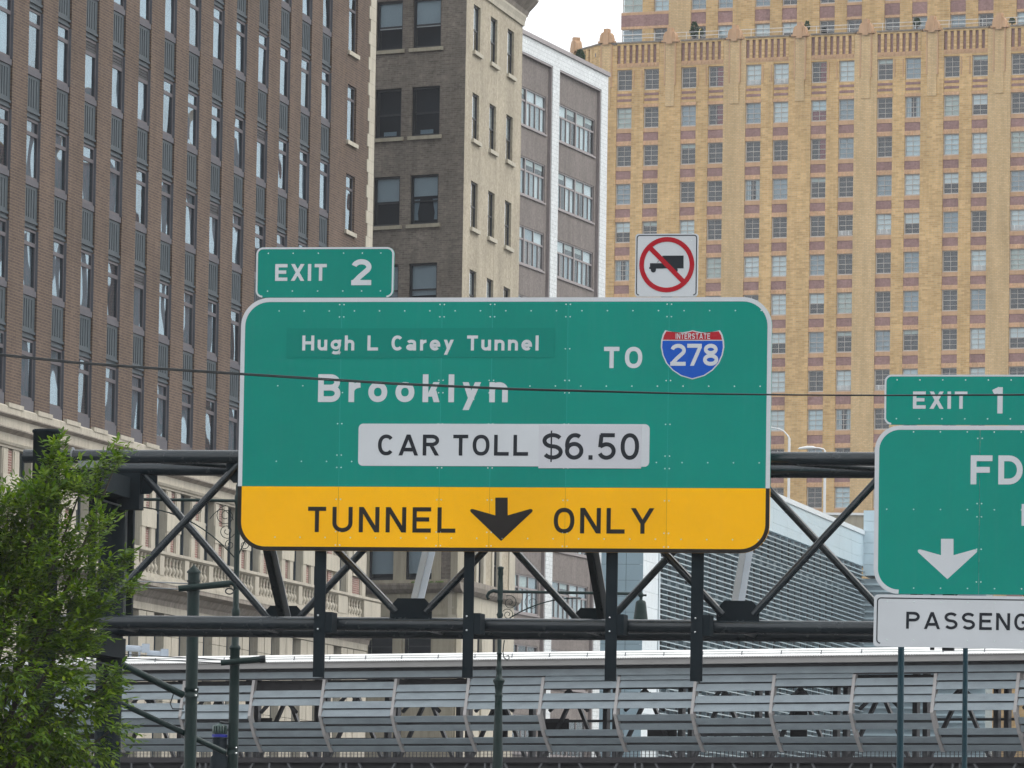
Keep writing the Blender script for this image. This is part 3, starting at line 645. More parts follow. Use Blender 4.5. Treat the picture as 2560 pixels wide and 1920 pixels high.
# decorated spandrels under the top row
s_y = MB().box(-.06, WD + .06, .07, .5, 0, DH - HD).mesh('spandrel_field', M['tan_brick']); s_bar = MB().box(.05, WD - .05, .04, .07, 0, .2).mesh('spandrel_bar', M['purple_brick'])
rd = random.Random(11)
for i in range(NB):
    for q in (0, 1):
        u = dl(i) + 2.33 * q; c = 2 * i + q
        for r in range(16):
            zb = 65.69 - DH * r
            if zb < 20.2: break
            if c < 15 or r < 1 or True:
                w = inst('window', md, D, (u, 0, zb)); inst('pane', md_l, w); inst('pane', md_u, w)
                k = PAT[r][c] if r < len(PAT) and c < 14 else rd.choice('dddgwbWtcd')
                if c < 16:
                    for bm in BLD[k]: inst('blind', bm, w)
                    if (r, c) in ((0,4),(0,5),(4,7),(4,8),(4,12),(5,11),(8,7),(8,8)): inst('window_guard', mAC, w)
            zt = zb - (DH - HD)
            if r == 0:
                inst('spandrel_field', s_y, D, (u, 0, zt)); inst('spandrel_bar', s_bar, D, (u, 0, zt + .95)); inst('spandrel_bar', s_bar, D, (u, 0, zt + .5))
                inst('lintel_band', s_b, D, (u, -.03, zt), scale=(1, 1, .7))
            else:
                inst('lintel_band', s_b, D, (u, 0, zt)); inst('spandrel_panel', s_p, D, (u, 0, zt + .363)); inst('sill_band', s_t, D, (u, 0, zt + 1.026), scale=(1, 1, 1.55))
# parapet with slots, one bay at a time
pslot = MB().box(.0, 3.65, .16, .5, 67.9, 69.35).mesh('slot_panel', M['purple_brick']); pbar = MB().box(0, .24, -.02, .16, 67.9, 69.35).mesh('slot_bar', M['tan_brick'])
prail = MB().box(0, 3.65, -.02, .5, 69.352, 69.5).mesh('parapet_rail', M['tan_brick']); pdot = MB().box(0, 3.65, .0, .5, 67.56, 67.898)
for i in range(12): pdot.box(.12 + i * .3, .24 + i * .3, -.05, 0, 67.66, 67.8)
pdot = pdot.mesh('dentil_band', M['terracotta']); phead = MB().box(0, 3.65, .02, .5, 67.38, 67.558).mesh('head_band', M['tan_brick'])
fin = MB().box(-.55, .55, -.28, .3, 0, .35); fin.prism([(-.55,.35),(.55,.35),(.5,.62),(.38,.8),(.2,.88),(.2,1.15),(-.2,1.15),(-.2,.88),(-.38,.8),(-.5,.62)], -.26, .28)
fin.box(-.24, .24, -.32, -.26, -.15, .85); fin.box(-.72, -.55, -.2, .2, 0, .16); fin.box(.55, .72, -.2, .2, 0, .16); fin = fin.mesh('finial', M['terracotta'])
but = MB().box(-.38, .38, -.11, -.03, 64.3, 69.6); but = but.mesh('buttress', M['tan_brick_pale'])
bst = MB().box(-.5, -.39, -.13, -.03, 66.0, 69.5); bst.box(.39, .5, -.13, -.03, 66.0, 69.5); bst = bst.mesh('buttress_strip', M['terracotta'])
cop = MB().box(-.05, 3.7, -.1, .6, 69.502, 69.62).mesh('coping', M['limestone_dirty'])
npl = MB().box(.12, .2, -.06, 0, 65.9, 67.3); npl.box(.82, .9, -.06, 0, 65.9, 67.3); npl = npl.mesh('pier_strip', M['terracotta'])
for i in range(NB):
    u = dl(i) + 0
    inst('slot_panel', pslot, D, (u, 0, 0)); inst('parapet_rail', prail, D, (u, 0, 0)); inst('dentil_band', pdot, D, (u, 0, 0)); inst('head_band', phead, D, (u, 0, 0)); inst('coping', cop, D, (u, 0, 0))
    for s in range(8): inst('slot_bar', pbar, D, (u - .24 + s * .515 + .02 * (s > 0), 0, 0) if s < 8 else None)
    cx = u + 4.6
    inst('buttress', but, D, (cx, 0, 0)); inst('buttress_strip', bst, D, (cx, 0, 0)); inst('finial', fin, D, (cx, 0, 69.45)); inst('pier_strip', npl, D, (u + 1.31, 0, 0))
box('coping', M['limestone_dirty'], D, -1.3, .165, -.1, .6, 69.402, 69.62); inst('buttress', but, D, (-.68, 0, 0)); inst('buttress_strip', bst, D, (-.68, 0, 0)); inst('finial', fin, D, (-.68, 0, 69.6))
# chamfered left face
RZc = R(-42)
def rD(mb, name, mat): o = mb.build(name, M[mat], D, (-1.25, 0, 0)); o.rotation_euler = (0, 0, RZc); return o
rD(MB().box(-5.2, -.01, 0, .5, 0, 67.9), 'chamfer_wall', 'tan_brick'); rD(MB().box(-5.2, -.01, .16, .5, 67.9, 69.35), 'slot_panel', 'purple_brick'); rD(MB().box(-5.2, -.01, -.02, .5, 69.352, 69.5), 'parapet_rail', 'tan_brick')
for x in (-5.2, -4.3, -3.5, -2.7, -1.9, -1.3): rD(MB().box(x, x + (.5 if x < -1.4 else 1.29), -.02, .16, 67.9, 69.35), 'slot_bar', 'tan_brick')
rD(MB().box(-5.25, 0, -.1, .6, 69.502, 69.62), 'coping', 'limestone_dirty')
o = inst('finial', fin, D, (-1.25 - 4.6*math.cos(RZc), -4.6*math.sin(RZc), 69.5), RZc)
# unseen block right of frame, added to be reflected in the left block's panes
MB().box(97, 118, 0, 20, 0, 60).build('reflected_block', M['purple_brick'], D); MB().box(96.8, 118.2, -.2, 20.2, 60, 60.5).build('reflected_block_cap', M['terracotta'], D)
for i in range(4): MB().box(98.8 + i*5., 100.9 + i*5., -.05, 0, 12, 58).build('reflected_block_strip', M['taupe_brick'], D)
# roof terrace railing
for z in (69.95, 70.25): MB().tube((-.2, .3, z), (DUE, .3, z), .02, n=6).build('terrace_rail', M['lamp_white'], D)
for i in range(NB * 2): MB().tube((.5 + i * 2.77, .3, 69.5), (.5 + i * 2.77, .3, 70.27), .02, n=6).build('rail_post', M['lamp_white'], D)
# set-back upper storeys
fT = Frame(1550, 486, -23.5); tx, ty = frame2local(fT, fD, 0)
T = lambda mb, name, mat, **k: mb.build(name, M[mat], D, (tx, ty, 0), **k)
T(MB().box(-.2, 62, .7, 18, 60, 82), 'upper_core', 'interior')
T(MB().box(-.6, 62, .5 - ty, 18, 68.6, 68.9), 'terrace', 'concrete')
tl = [-.55] + [5.47 + DP * i for i in range(10)]
T(MB().box(1.24, 2.22, 0, .5, 69, 82), 'brick_pier', 'tan_brick'); T(MB().box(3.55, 5.47, -.04, .5, 69, 82), 'brick_pier', 'tan_brick_pale')
for i in range(10):
    a = 5.47 + DP * i
    T(MB().box(a + 1.31, a + 2.33, 0, .5, 69, 82), 'brick_pier', 'tan_brick'); T(MB().box(a + 3.64, a + DP, -.04, .5, 69, 82), 'brick_pier', 'tan_brick')
for r in range(4):
    zb = 69.9 + DH * r - .03
    def win(u, k):
        w = inst('window', md, D, (tx + u, ty, zb)); inst('pane', md_l, w); inst('pane', md_u, w)
        for bm in BLD[k]: inst('blind', bm, w)
    win(2.23, 'b' if r else 'd')
    for i in range(10):
        for q in (0, 1): win(5.47 + DP*i + 2.33*q, rd.choice('dddgwbWtd'))
    # corner glazing
    w = inst('corner_window', frame_mb(1.78, HD, .06, .1, .2, (.9,), (HD*.36, HD*.72), .05).mesh('corner_window', M['pale_frame']), D, (tx - .55, ty, zb)); MB().box(.06, 1.72, .14, .144, .06, HD - .06).build('pane', M['glass'], w)
    MB().box(.06, 1.7, .3, .31, .1, HD - .06).build('blind', M['blind_cream' if r else 'blind_grey'], w)
    zt = zb + HD; up = DH - HD
    for x0, x1 in [(-.62, 3.56)] + [(5.41 + DP*i + 2.33*q, 6.84 + DP*i + 2.33*q) for i in range(10) for q in (0, 1)]:
        x1 = min(x1, 3.548) if x0 < 0 else x1
        T(MB().box(x0, x1, .04 if x0 > 0 else -.02, .5, zt, zt + .22), 'lintel_band', 'orange_brick'); T(MB().box(x0, x1, .08 if x0 > 0 else -.01, .5, zt + .222, zt + up - .222), 'spandrel_panel', 'purple_brick'); T(MB().box(x0, x1, .04 if x0 > 0 else -.02, .5, zt + up - .22, zt + up - .002), 'sill_band', 'terracotta')

# ================================================================== louvred garage building
fE = Frame(1607, 355, 78.3); RZE = R(-88.3)
E_ = fE.root('louvred_garage', 'pale blue panelled building with long horizontal metal louvres', 'building')
UE1 = 89.2
MB().box(.3, UE1 + 9, 2.2, 30, 0, 27.6).build('core', M['garage_in'], E_)
zc = [(25.88, 26.49), (26.50, 27.44), (27.45, 28.17), (28.18, 28.52)]
nst = 15
for ci, (z0, z1) in enumerate(zc):
    st = UE1 / nst; me = MB().box(.012, st - .012, -.08 if ci == 3 else 0, .3, z0, z1).mesh('facade_panel', M['garage_white' if ci == 3 else 'garage_panel'])
    for i in range(nst): inst('facade_panel', me, E_, (i * st, 0, 0))
MB().box(0, UE1, .31, 2.2, 25.6, 28.4).build('parapet_back', M['joint'], E_)
for i in range(5):
    for r in range(22): box('facade_panel', M['garage_white'], E_, i * 1.0 + .012, i * 1.0 + .988, 0, .2, 6 + r * .9 + .008, 6 + r * .9 + .892)
MB().tube((5.06, -.06, 0), (5.06, -.06, 25.8), .06, n=8).build('edge_post', M['garage_white'], E_)
me_s = MB().extr([(-.12,0),(-.12,.07),(.12,.11),(.12,.05)], 5.1, UE1 - .02).mesh('louvre_slat', M['garage_slat'])
for i in range(66): inst('louvre_slat', me_s, E_, (0, 0, 25.45 - .31 * i))
me_fn = MB().box(-.05, .05, .125, .42, 4.5, 25.85).mesh('louvre_fin', M['garage_fin'])
for i in range(30): inst('louvre_fin', me_fn, E_, (6.0 + i * 2.85, 0, 0))
for i in range(7): MB().box(5.1, UE1 + 8, 1.2, 2.0, 4.0 + i * 3.3, 4.5 + i * 3.3).build('floor_slab', M['garage_fin'], E_)
MB().box(UE1 - .2, UE1, .13, 2.4, 0, 25.87).build('end_wall', M['garage_fin'], E_)
# camera-facing glazed end
def rE(mb, name, mat): o = mb.build(name, M[mat], E_); o.rotation_euler = (0, 0, RZE); return o
rE(MB().box(-8.2, -.02, .14, 1.2, 0, 28.4), 'end_backing', 'joint')
for i in range(8):
    for r in range(20): 
        if i < 4 or r % 3 == 0: rE(MB().box(-1.02 * (i + 1) + .012, -1.02 * i - .012, 0, .14, 6 + r * .94 + .01, 6 + (r + (1 if i < 4 else 3)) * .94 - .01), 'glass_panel', 'garage_glass')
# pylon at the far end
px_, py_ = UE1 - .05, .02
def rP(mb, name, mat): o = mb.build(name, M[mat], E_, (px_, py_, 0)); o.rotation_euler = (0, 0, RZE); return o
for i in range(6): rP(MB().box(0, 2.9, 0, 6, 25.2 + i * .8 + .01, 26.0 + i * .8 - .01), 'pylon_panel', 'garage_panel')
rP(MB().box(-.4, 9, .6, 6, 0, 25.0), 'pylon_core', 'garage_fin')
for i in range(30): rP(MB().box(.1, 9, .1, .4, 25.0 - .5 * (i + 1), 25.14 - .5 * (i + 1)), 'louvre_slat', 'garage_slat')
fK = Frame(2115, 455, -8, 1300)
KB = fK.root('roof_bulkhead', 'low tan rooftop bulkhead with a white coping behind the blue parapet', 'rooftop room')
z0 = fK.z(2115, 1345); z1 = fK.z(2115, 1288); z2 = fK.z(2115, 1282)
MB().box(-1.6, 6, 0, 5, z0 - 2, z1).build('wall', M['cream_stone'], KB); MB().box(-1.9, 6.2, -.15, 5.1, z1, z2).build('coping', M['lamp_white'], KB)

# ================================================================== covered footbridge
GS = .8; fG = Frame(1361, 205 * GS, -36)
G = fG.root('footbridge', 'covered grey footbridge with louvred sides and a pale metal roof', 'bridge')
G.scale = (GS, GS, GS); G.location.z = CAMH * (1 - GS)          # drawn up at 205 m, stands at 164 m
BAY = 3.128; gu = lambda k: .05 + BAY * k
GU0, GU1 = gu(-14), gu(9)
P0, P1, P2 = (0., 9.0), (-.22, 7.75), (.46, 6.54)
Pm = (.06, 7.12)
def prof(t):            # t 0..1 upper face, 1..2 lower face
    if t <= 1: return (P0[0] + (P1[0]-P0[0])*t, P0[1] + (P1[1]-P0[1])*t), (P1[0]-P0[0], P1[1]-P0[1])
    t -= 1; a = (P1[0] + (Pm[0]-P1[0])*min(1, t*2), P1[1] + (Pm[1]-P1[1])*min(1, t*2)); d = (Pm[0]-P1[0], Pm[1]-P1[1])
    if t > .5: a = (Pm[0] + (P2[0]-Pm[0])*(t*2-1), Pm[1] + (P2[1]-Pm[1])*(t*2-1)); d = (P2[0]-Pm[0], P2[1]-Pm[1])
    return a, d
rib = MB().extr([(-.07,9.02),(-.30,7.75),(-.01,7.08),(.40,6.5),(.55,6.5),(.14,7.13),(-.13,7.76),(.07,9.02)], -.06, .06).mesh('rib', M['rib_metal'])
for k in range(-14, 10): inst('rib', rib, G, (gu(k), 0, 0))
# slats of each bay: top edges read off along the curved side (0 top, 1 crease, 2 foot)
up = lambda ys: [(y - 895) / 300. for y in ys]
lo = lambda ys: [1 + (y - 1195) / 305. for y in ys]
BAYS = {-6: ([930,1000,1090,1160],[1215,1285,1385,1450]), -5: ([945,1020,1105,1170],[1250,1325,1390,1455]), -4: ([990,1060],[1250,1320,1390,1455]), -3: ([925,995,1085,1155],[1215,1285,1390,1455]),
        -2: ([950,1015,1080],[1203,1275,1385,1455]), -1: ([900,968,1035,1100],[1203,1275,1380,1450]), 0: ([872,935,1032,1100],[1318,1390,1455]), 1: ([870,932,1030,1100],[1200,1272,1378,1450]),
        2: ([895,965,1062,1130],[1232,1300,1380,1452]), 3: ([870,932,1060,1130],[1212,1275,1384,1452]), 4: ([930,1000,1065],[1203,1275,1385,1455]), 5: ([895,965,1060,1130],[1318,1392,1455]),
        6: ([955,1030,1095],[1235,1300,1388,1455]), 7: ([900,968,1035,1100],[1203,1275,1380,1450])}
for k in range(-14, 8):
    us, ls = BAYS.get(k, BAYS[(k * 5) % 7 - 3])
    for t in up(us) + lo(ls):
        (y, z), d = prof(t + .07); l = math.hypot(*d); d = (d[0]/l, d[1]/l); n = (d[1], -d[0])
        if n[0] > 0: n = (-n[0], -n[1])
        hh = .122 if t < 1 else .108
        tl_ = .05 if t < 1 else 0.
        pts = [(y + d[0]*s*hh + n[0]*(c + tl_*(1 if s > 0 else -.4)), z + d[1]*s*hh + n[1]*c) for s, c in ((-1, .0), (-1, .04), (1, .04), (1, 0.))]
        MB().extr(pts, gu(k) + .07, gu(k + 1) - .065).build('slat', M['slat_metal'], G)
        nxt = [v for v in up(us) + lo(ls) if 0 < v - t < .27]
        if nxt:                                   # closing strip set back behind the joint to the next slat
            (y, z), d = prof((t + nxt[0]) / 2 + .07); l = math.hypot(*d); d = (d[0]/l, d[1]/l)
            MB().extr([(y + .06 - d[0]*.06, z - d[1]*.06), (y + .06 + d[0]*.06, z + d[1]*.06), (y + .09 + d[0]*.06, z + d[1]*.06), (y + .09 - d[0]*.06, z - d[1]*.06)], gu(k) + .07, gu(k + 1) - .065).build('backing_strip', M['bridge_truss'], G)
LN = dict(x0=GU0, x1=GU1)
ex = lambda pr, name, mat, **k: MB().extr(pr, GU0, GU1).build(name, M[mat], G, **k)
ex([(-.1,9.07),(-.1,9.285),(.2,9.285),(.2,9.07)], 'box_beam', 'slat_metal')
ex([(-.02,9.02),(-.02,9.068),(.2,9.068),(.2,9.02)], 'beam_lip', 'bridge_truss')
ex([(.05,9.287),(.05,9.40),(3.4,9.40),(3.4,9.287)], 'soffit', 'bridge_truss')
ex([(-.5,9.40),(-.5,9.60),(.1,9.62),(.1,9.402)], 'fascia', 'bridge_grey')
ex([(-.55,9.605),(-.55,9.64),(-.25,9.77),(.3,9.88),(1.1,9.94),(2.0,9.88),(2.9,9.7),(2.9,9.62),(.1,9.625)], 'roof', 'roof_white')
te = MB()
n = int((GU1 - GU0) / .1)
for i in range(n): te.box(GU0 + i*.1, GU0 + i*.1 + .05, -.575, -.55, 9.59, 9.625)
te.build('corrugated_edge', M['bridge_grey'], G, kind='stuff')
for z, y in ((9.73, -.42), (9.80, -.38)): MB().tube((GU0, y, z), (GU1, y, z), .011, n=6).build('roof_rail', M['gantry_galv'], G)
rbk = MB(); rbk.bar((0,-.4,9.82), (0,-.45,9.64), .03, .03); rbk.bar((-.09,-.45,9.64), (0,-.42,9.7), .02, .02); rbk.bar((.09,-.45,9.64), (0,-.42,9.7), .02, .02); rbk = rbk.mesh('rail_bracket', M['gantry_galv'])
i = GU0 + .5
while i < GU1: inst('rail_bracket', rbk, G, (i, 0, 0)); i += BAY / 2
ex([(.45,8.62),(.45,9.018),(.7,9.018),(.7,8.62)], 'inner_beam', 'bridge_dark')
# interior frame on the far side
pst = MB().box(-.09, .09, 3.1, 3.3, 6.2, 9.28).mesh('post', M['bridge_truss'])
for k in range(-14, 9):
    inst('post', pst, G, (gu(k) + .35, 0, 0)); inst('post', pst, G, (gu(k) + .75, 0, 0))
    for a, b in ((.9, 2.1), (3.2, 2.1)): MB().bar((gu(k) + a, 3.2, 6.4), (gu(k) + b, 3.2, 8.6), .12, .12, (0,1,0)).build('diagonal', M['bridge_truss'], G)
    MB().bar((gu(k) + .5, .75, 8.6), (gu(k) + 1.3, .75, 7.9), .1, .1, (0,1,0)).build('knee_brace', M['bridge_truss'], G)
    MB().bar((gu(k) + .5, .75, 8.6), (gu(k) - .3, .75, 7.9), .1, .1, (0,1,0)).build('knee_brace', M['bridge_truss'], G)
rb = random.Random(5)
for k in range(-14, 9):
    if rb.random() < .6: x = gu(k) + rb.uniform(.6, 2.0); box('inner_panel', M['bridge_dark'], G, x, x + rb.uniform(.5, 1.3), 3.32, 3.36, 6.9, rb.uniform(7.5, 8.6))
ex([(3.05,8.75),(3.05,9.0),(3.35,9.0),(3.35,8.75)], 'far_beam', 'bridge_truss')
for z in (7.0, 7.6): ex([(3.3,z),(3.3,z+.09),(3.36,z+.09),(3.36,z)], 'hand_rail', 'bridge_truss')
# deck, grating and the girder below
ex([(.5,6.2),(.5,6.3),(3.4,6.3),(3.4,6.2)], 'deck', 'bridge_dark')
gr = MB()
for z in (6.36, 6.41, 6.46, 6.51): gr.box(GU0, GU1, .46, .475, z, z + .014)
x = GU0
while x < GU1: gr.box(x, x + .02, .44, .46, 6.33, 6.54); x += .16
gr.build('grating', M['bridge_truss'], G, kind='stuff')
ex([(.4,6.14),(.4,6.33),(.6,6.33),(.6,6.14)], 'edge_beam', 'bridge_dark')
ex([(1.3,4.6),(1.3,6.19),(1.5,6.19),(1.5,4.6)], 'girder', 'bridge_dark')
for z in (5.98, 5.5, 5.05): ex([(1.1,z),(1.1,z+.07),(1.29,z+.07),(1.29,z)], 'girder_flange', 'bridge_truss')
for k in range(-14, 9):
    u = gu(k)
    for a, b in ((1.15, 1.95), (2.75, 1.95)): MB().bar((u + a, .5, 6.13), (u + b, .5, 5.0), .07, .07, (0,1,0)).build('brace', M['bridge_truss_pale'], G)
    MB().bar((u + .35, .48, 6.13), (u + .35, .48, 4.8), .07, .06, (0,1,0)).build('hanger', M['bridge_truss_pale'], G)
    if k % 2: MB().bar((u + .62, .48, 6.13), (u + .62, .48, 4.8), .07, .06, (0,1,0)).build('hanger', M['bridge_truss_pale'], G)
ex([(.4,4.55),(.4,4.8),(1.5,4.8),(1.5,4.55)], 'bottom_chord', 'bridge_truss')
MB().box(gu(6) + .02, gu(6) + .3, .08, .4, 8.5, 9.42).build('support_post', M['rib_metal'], G); MB().box(gu(6) + .25, gu(6) + .5, .6, .9, -.6, 6.14).build('support_post', M['rib_metal'], G)
for u in (GU0 + 2, GU1 - 2): MB().tube((u, 1.8, -.6), (u, 1.8, 4.55), .45, n=16).build('pier', M['concrete'], G)
# surveillance boxes on the bridge roof at the left
for pxa, pya, ln in ((315, 1620, 40), (368, 1633, 34)):
    p = at(pxa, pya, 175); e = empty('roof_unit', p, 'grey tubular unit on the bridge roof, %s' % ('nearer the gantry column' if pxa < 340 else 'the lower and right of the pair'), 'roof unit')
    s = 175 / FPX
    MB().tube((0, 0, 0), (ln * s, 0, -.02), .09, n=14).build('body', M['camera_grey'], e); MB().box(ln * s, ln * s + .22, -.1, .1, -.13, .13).build('hood', M['camera_grey'], e)
    MB().box(.1, .16, -.04, .04, -.55, -.1).build('bracket', M['camera_grey'], e); MB().box(ln*s - .1, ln*s - .04, -.04, .04, -.55, -.1).build('bracket', M['camera_grey'], e)

# ================================================================== stroke lettering
def ell(cx, cy, rx, ry, a0, a1, n=14, e=2.0):
    o = []
    for i in range(n + 1):
        a = R(a0 + (a1 - a0) * i / n); c, s_ = math.cos(a), math.sin(a)
        o.append((cx + rx * math.copysign(abs(c) ** (2/e), c), cy + ry * math.copysign(abs(s_) ** (2/e), s_)))
    return o
def glyph(ch, s):
    h = s / 2; X = .72; S = lambda *p: ('s', list(p)); P = lambda p: ('s', p)
    def d(x0, y0, x1, y1): return ('d', x0, y0, x1, y1)
    def hw(dx, dy): return h * math.sqrt(1 + (dx / dy) ** 2)
    if ch == ' ': return .5, []
    if ch == 'I': return s, [S((h,0),(h,1))]
    if ch == 'l': return s, [S((h,0),(h,1))]
    if ch == '.': return s*1.15, [S((h*1.15,0),(h*1.15,s*1.1))]
    if ch == 'L': w=.72; return w, [S((h,0),(h,1)), S((s,h),(w,h))]
    if ch == 'E': w=.74; return w, [S((h,0),(h,1)), S((s,h),(w,h)), S((s,1-h),(w,1-h)), S((s,.52),(w*.9,.52))]
    if ch == 'F': w=.75; return w, [S((h,0),(h,1)), S((s,1-h),(w,1-h)), S((s,.5),(w*.88,.5))]
    if ch == 'T': w=.73; return w, [S((0,1-h),(w,1-h)), S((w/2,0),(w/2,1-s))]
    if ch == 'H': w=.81; return w, [S((h,0),(h,1)), S((w-h,0),(w-h,1)), S((s,.51),(w-s,.51))]
    if ch == 'U': w=.81; return w, [P([(h,1),(h,.36)] + ell(w/2,.36,w/2-h,.36-h,180,360) + [(w-h,1)])]
    if ch == 'X':
        w=.82; k=hw(w-.2,1); return w, [d(k,0,w-k,1), d(w-k,0,k,1)]
    if ch == 'N':
        w=.82; k=hw(w-s,1)*.9; return w, [S((h,0),(h,1)), S((w-h,0),(w-h,1)), d(w-k,0,k,1)]
    if ch == 'A':
        w=.96; k=hw(w/2,1); return w, [d(k,0,w/2,1), d(w-k,0,w/2,1), S((w*.24,.28),(w*.76,.28))]
    if ch == 'Y':
        w=.95; k=hw(w/2,.6); return w, [S((w/2,0),(w/2,.46)), d(w/2,.40,k,1), d(w/2,.40,w-k,1)]
    if ch == 'O': w=.82; return w, [P(ell(w/2,.5,w/2-h,.5-h,0,360,36,2.3))]
    if ch == '0': w=.70; return w, [P(ell(w/2,.5,w/2-h,.5-h,0,360,36,2.2))]
    if ch == 'C': w=.80; return w, [P(ell(w/2+.02,.5,w/2-h,.5-h,42,318,30,2.2))]
    if ch == 'G': w=.84; return w, [P(ell(w/2,.5,w/2-h,.5-h,42,330,30,2.2) + [(w-h,.44)]), S((w*.52,.47),(w,.47))]
    if ch == 'D': w=.84; return w, [S((h,0),(h,1)), P([(s,1-h),(w*.42,1-h)] + ell(w*.42,.5,w*.58-h,.5-h,90,-90,18,2.1) + [(s,h)])]
    if ch == 'P': w=.80; return w, [S((h,0),(h,1)), P([(s,1-h),(w*.55,1-h)] + ell(w*.55,.715,w*.45-h,.285-h,90,-90,14) + [(s,.43+h)])]
    if ch == 'R': w=.79; return w, [S((h,0),(h,1)), P([(s,1-h),(w*.55,1-h)] + ell(w*.55,.72,w*.45-h,.28-h,90,-90,14) + [(s,.44+h)]), d(w-h*1.15,0,w*.55,.44)]
    if ch == 'B': w=.82; return w, [S((h,0),(h,1)), P([(s,1-h),(w*.55,1-h)] + ell(w*.55,.75-h/2+.01,w*.42-h,.25-h/2-.01,90,-90,14) + [(s,.52)]), P([(s,.515),(w*.58,.515)] + ell(w*.58,.2575+h/2,w*.42-h,.2575-h/2,90,-90,14) + [(s,h)])]
    if ch == 'S': w=.78; return w, [P(ell(w/2,.75-h/2,w/2-h,.25-h/2,28,270,18) + ell(w/2,.25+h/2,w/2-h,.25-h/2,90,-152,18)[1:])]
    if ch == '$':
        g = glyph('S', s)[1]; w=.68; return w, g + [('t', (w/2,-.09),(w/2,1.09), s*.36)]
    if ch == '1': w=.36; return w, [S((w-h,0),(w-h,1)), P([(0,.80),(w-h,.93)])]
    if ch == '2': w=.78; return w, [P(ell(w/2,.70,w/2-h,.30-h,168,-38,20) + [(w*.42,.33),(h*1.25,.12),(h*1.12,h*.6)]), S((0,h),(w,h))]
    if ch == '7': w=.74; return w, [S((0,1-h),(w,1-h)), d(w*.34,0,w-hw(.4,1)*.98,1-s*.9)]
    if ch == '8': w=.77; return w, [P(ell(w/2,.745,w*.45-h,.255-h,0,360,26)), P(ell(w/2,.275,w/2-h,.275-h,0,360,28))]
    if ch == '5': w=.68; return w, [S((w*.14,1-h),(w*.94,1-h)), P([(w*.2,1-s*.4),(w*.13,.47)]), P([(w*.13,.50)] + ell(w/2-.01,.33,w/2-h+.01,.33-h,125,-158,22))]
    if ch == '6': w=.70; return w, [P(ell(w/2,.335,w/2-h,.335-h,0,360,28)), P(ell(w/2+.03,.55,w/2-h+.03,.45-h,55,196,16,2.1))]
    if ch == 'o': w=.69; return w, [P(ell(w/2,X/2,w/2-h,X/2-h,0,360,30,2.15))]
    if ch == 'u': w=.65; return w, [S((w-h,0),(w-h,X)), P([(h,X),(h,.27)] + ell(w/2-.01,.27,w/2-h-.01,.27-h,180,330,12) + [(w-h,.26)])]
    if ch == 'n': w=.67; return w, [S((h,0),(h,X)), P([(h,X-.27)] + ell(w/2+.01,X-.27,w/2-h-.01,.27-h,150,0,12) + [(w-h,0)])]
    if ch == 'h': w=.65; return w, [S((h,0),(h,1)), P([(h,X-.27)] + ell(w/2+.01,X-.27,w/2-h-.01,.27-h,150,0,12) + [(w-h,0)])]
    if ch == 'r': w=.42; return w, [S((h,0),(h,X)), P([(h,X-.24)] + ell(w+.02,X-.30,w-h,.30-h,160,92,9))]
    if ch == 'g': w=.72; return w, [P(ell(w/2-.01,X/2+.03,w/2-h-.01,X/2-h-.03,0,360,28)), P([(w-h,X),(w-h,-.05)] + ell(w/2,-.04,w/2-h,.22-h,0,-150,14))]
    if ch == 'e': w=.71; return w, [P([(s*.6,X*.49),(w-h,X*.49)] + ell(w/2,X/2,w/2-h,X/2-h,4,318,26))]
    if ch == 'a': w=.68; return w, [P(ell(w/2-.02,X-.22,w/2-h-.02,.22-h,160,0,12) + [(w-h-.03,0)]), P(ell(w*.42,.21,w*.42-h+.02,.21-h,0,360,22))]
    if ch == 'y':
        w=.68; k=hw(w/2,X); return w, [d(w*.5,.08,k,X), d(w*.5-.21,-.28,w-k,X)]
    if ch == 'k':
        w=.64; return w, [S((h,0),(h,1)), d(s*1.25,.20,w-hw(.45,.5),X), d(w-hw(.3,.42),0,s*1.9,.42)]
    return .6, []
def offset_strip(pts, s, closed=False):
    pts = [p for i, p in enumerate(pts) if i == 0 or math.dist(p, pts[i-1]) > 1e-5]
    h = s / 2; n = len(pts); L_, R_ = [], []
    if math.dist(pts[0], pts[-1]) < 1e-6 and n > 3: closed = True; pts = pts[:-1]; n -= 1
    for i, p in enumerate(pts):
        a = pts[i-1] if (i or closed) else None; b = pts[(i+1) % n] if (i < n-1 or closed) else None
        def nrm(q, r): l = math.dist(q, r) or 1e-9; return (-(r[1]-q[1])/l, (r[0]-q[0])/l)
        if a is None: m = nrm(p, b); k = 1
        elif b is None: m = nrm(a, p); k = 1
        else:
            n1, n2 = nrm(a, p), nrm(p, b); m = (n1[0]+n2[0], n1[1]+n2[1]); l = math.hypot(*m) or 1e-9; m = (m[0]/l, m[1]/l); k = min(2.5, 1 / max(.3, m[0]*n1[0]+m[1]*n1[1]))
        L_.append((p[0]+m[0]*h*k, p[1]+m[1]*h*k)); R_.append((p[0]-m[0]*h*k, p[1]-m[1]*h*k))
    return L_, R_, closed
def strip_faces(mb, L_, R_, closed, y, T):
    n = len(L_); base = len(mb.v); vs = [(*T(p), y) for p in L_] + [(*T(p), y) for p in R_]
    vs = [(x, yy, z) for x, z, yy in vs]; m = n if closed else n - 1
    mb.add(vs, [(n+i, n+(i+1) % n, (i+1) % n, i) for i in range(m)])
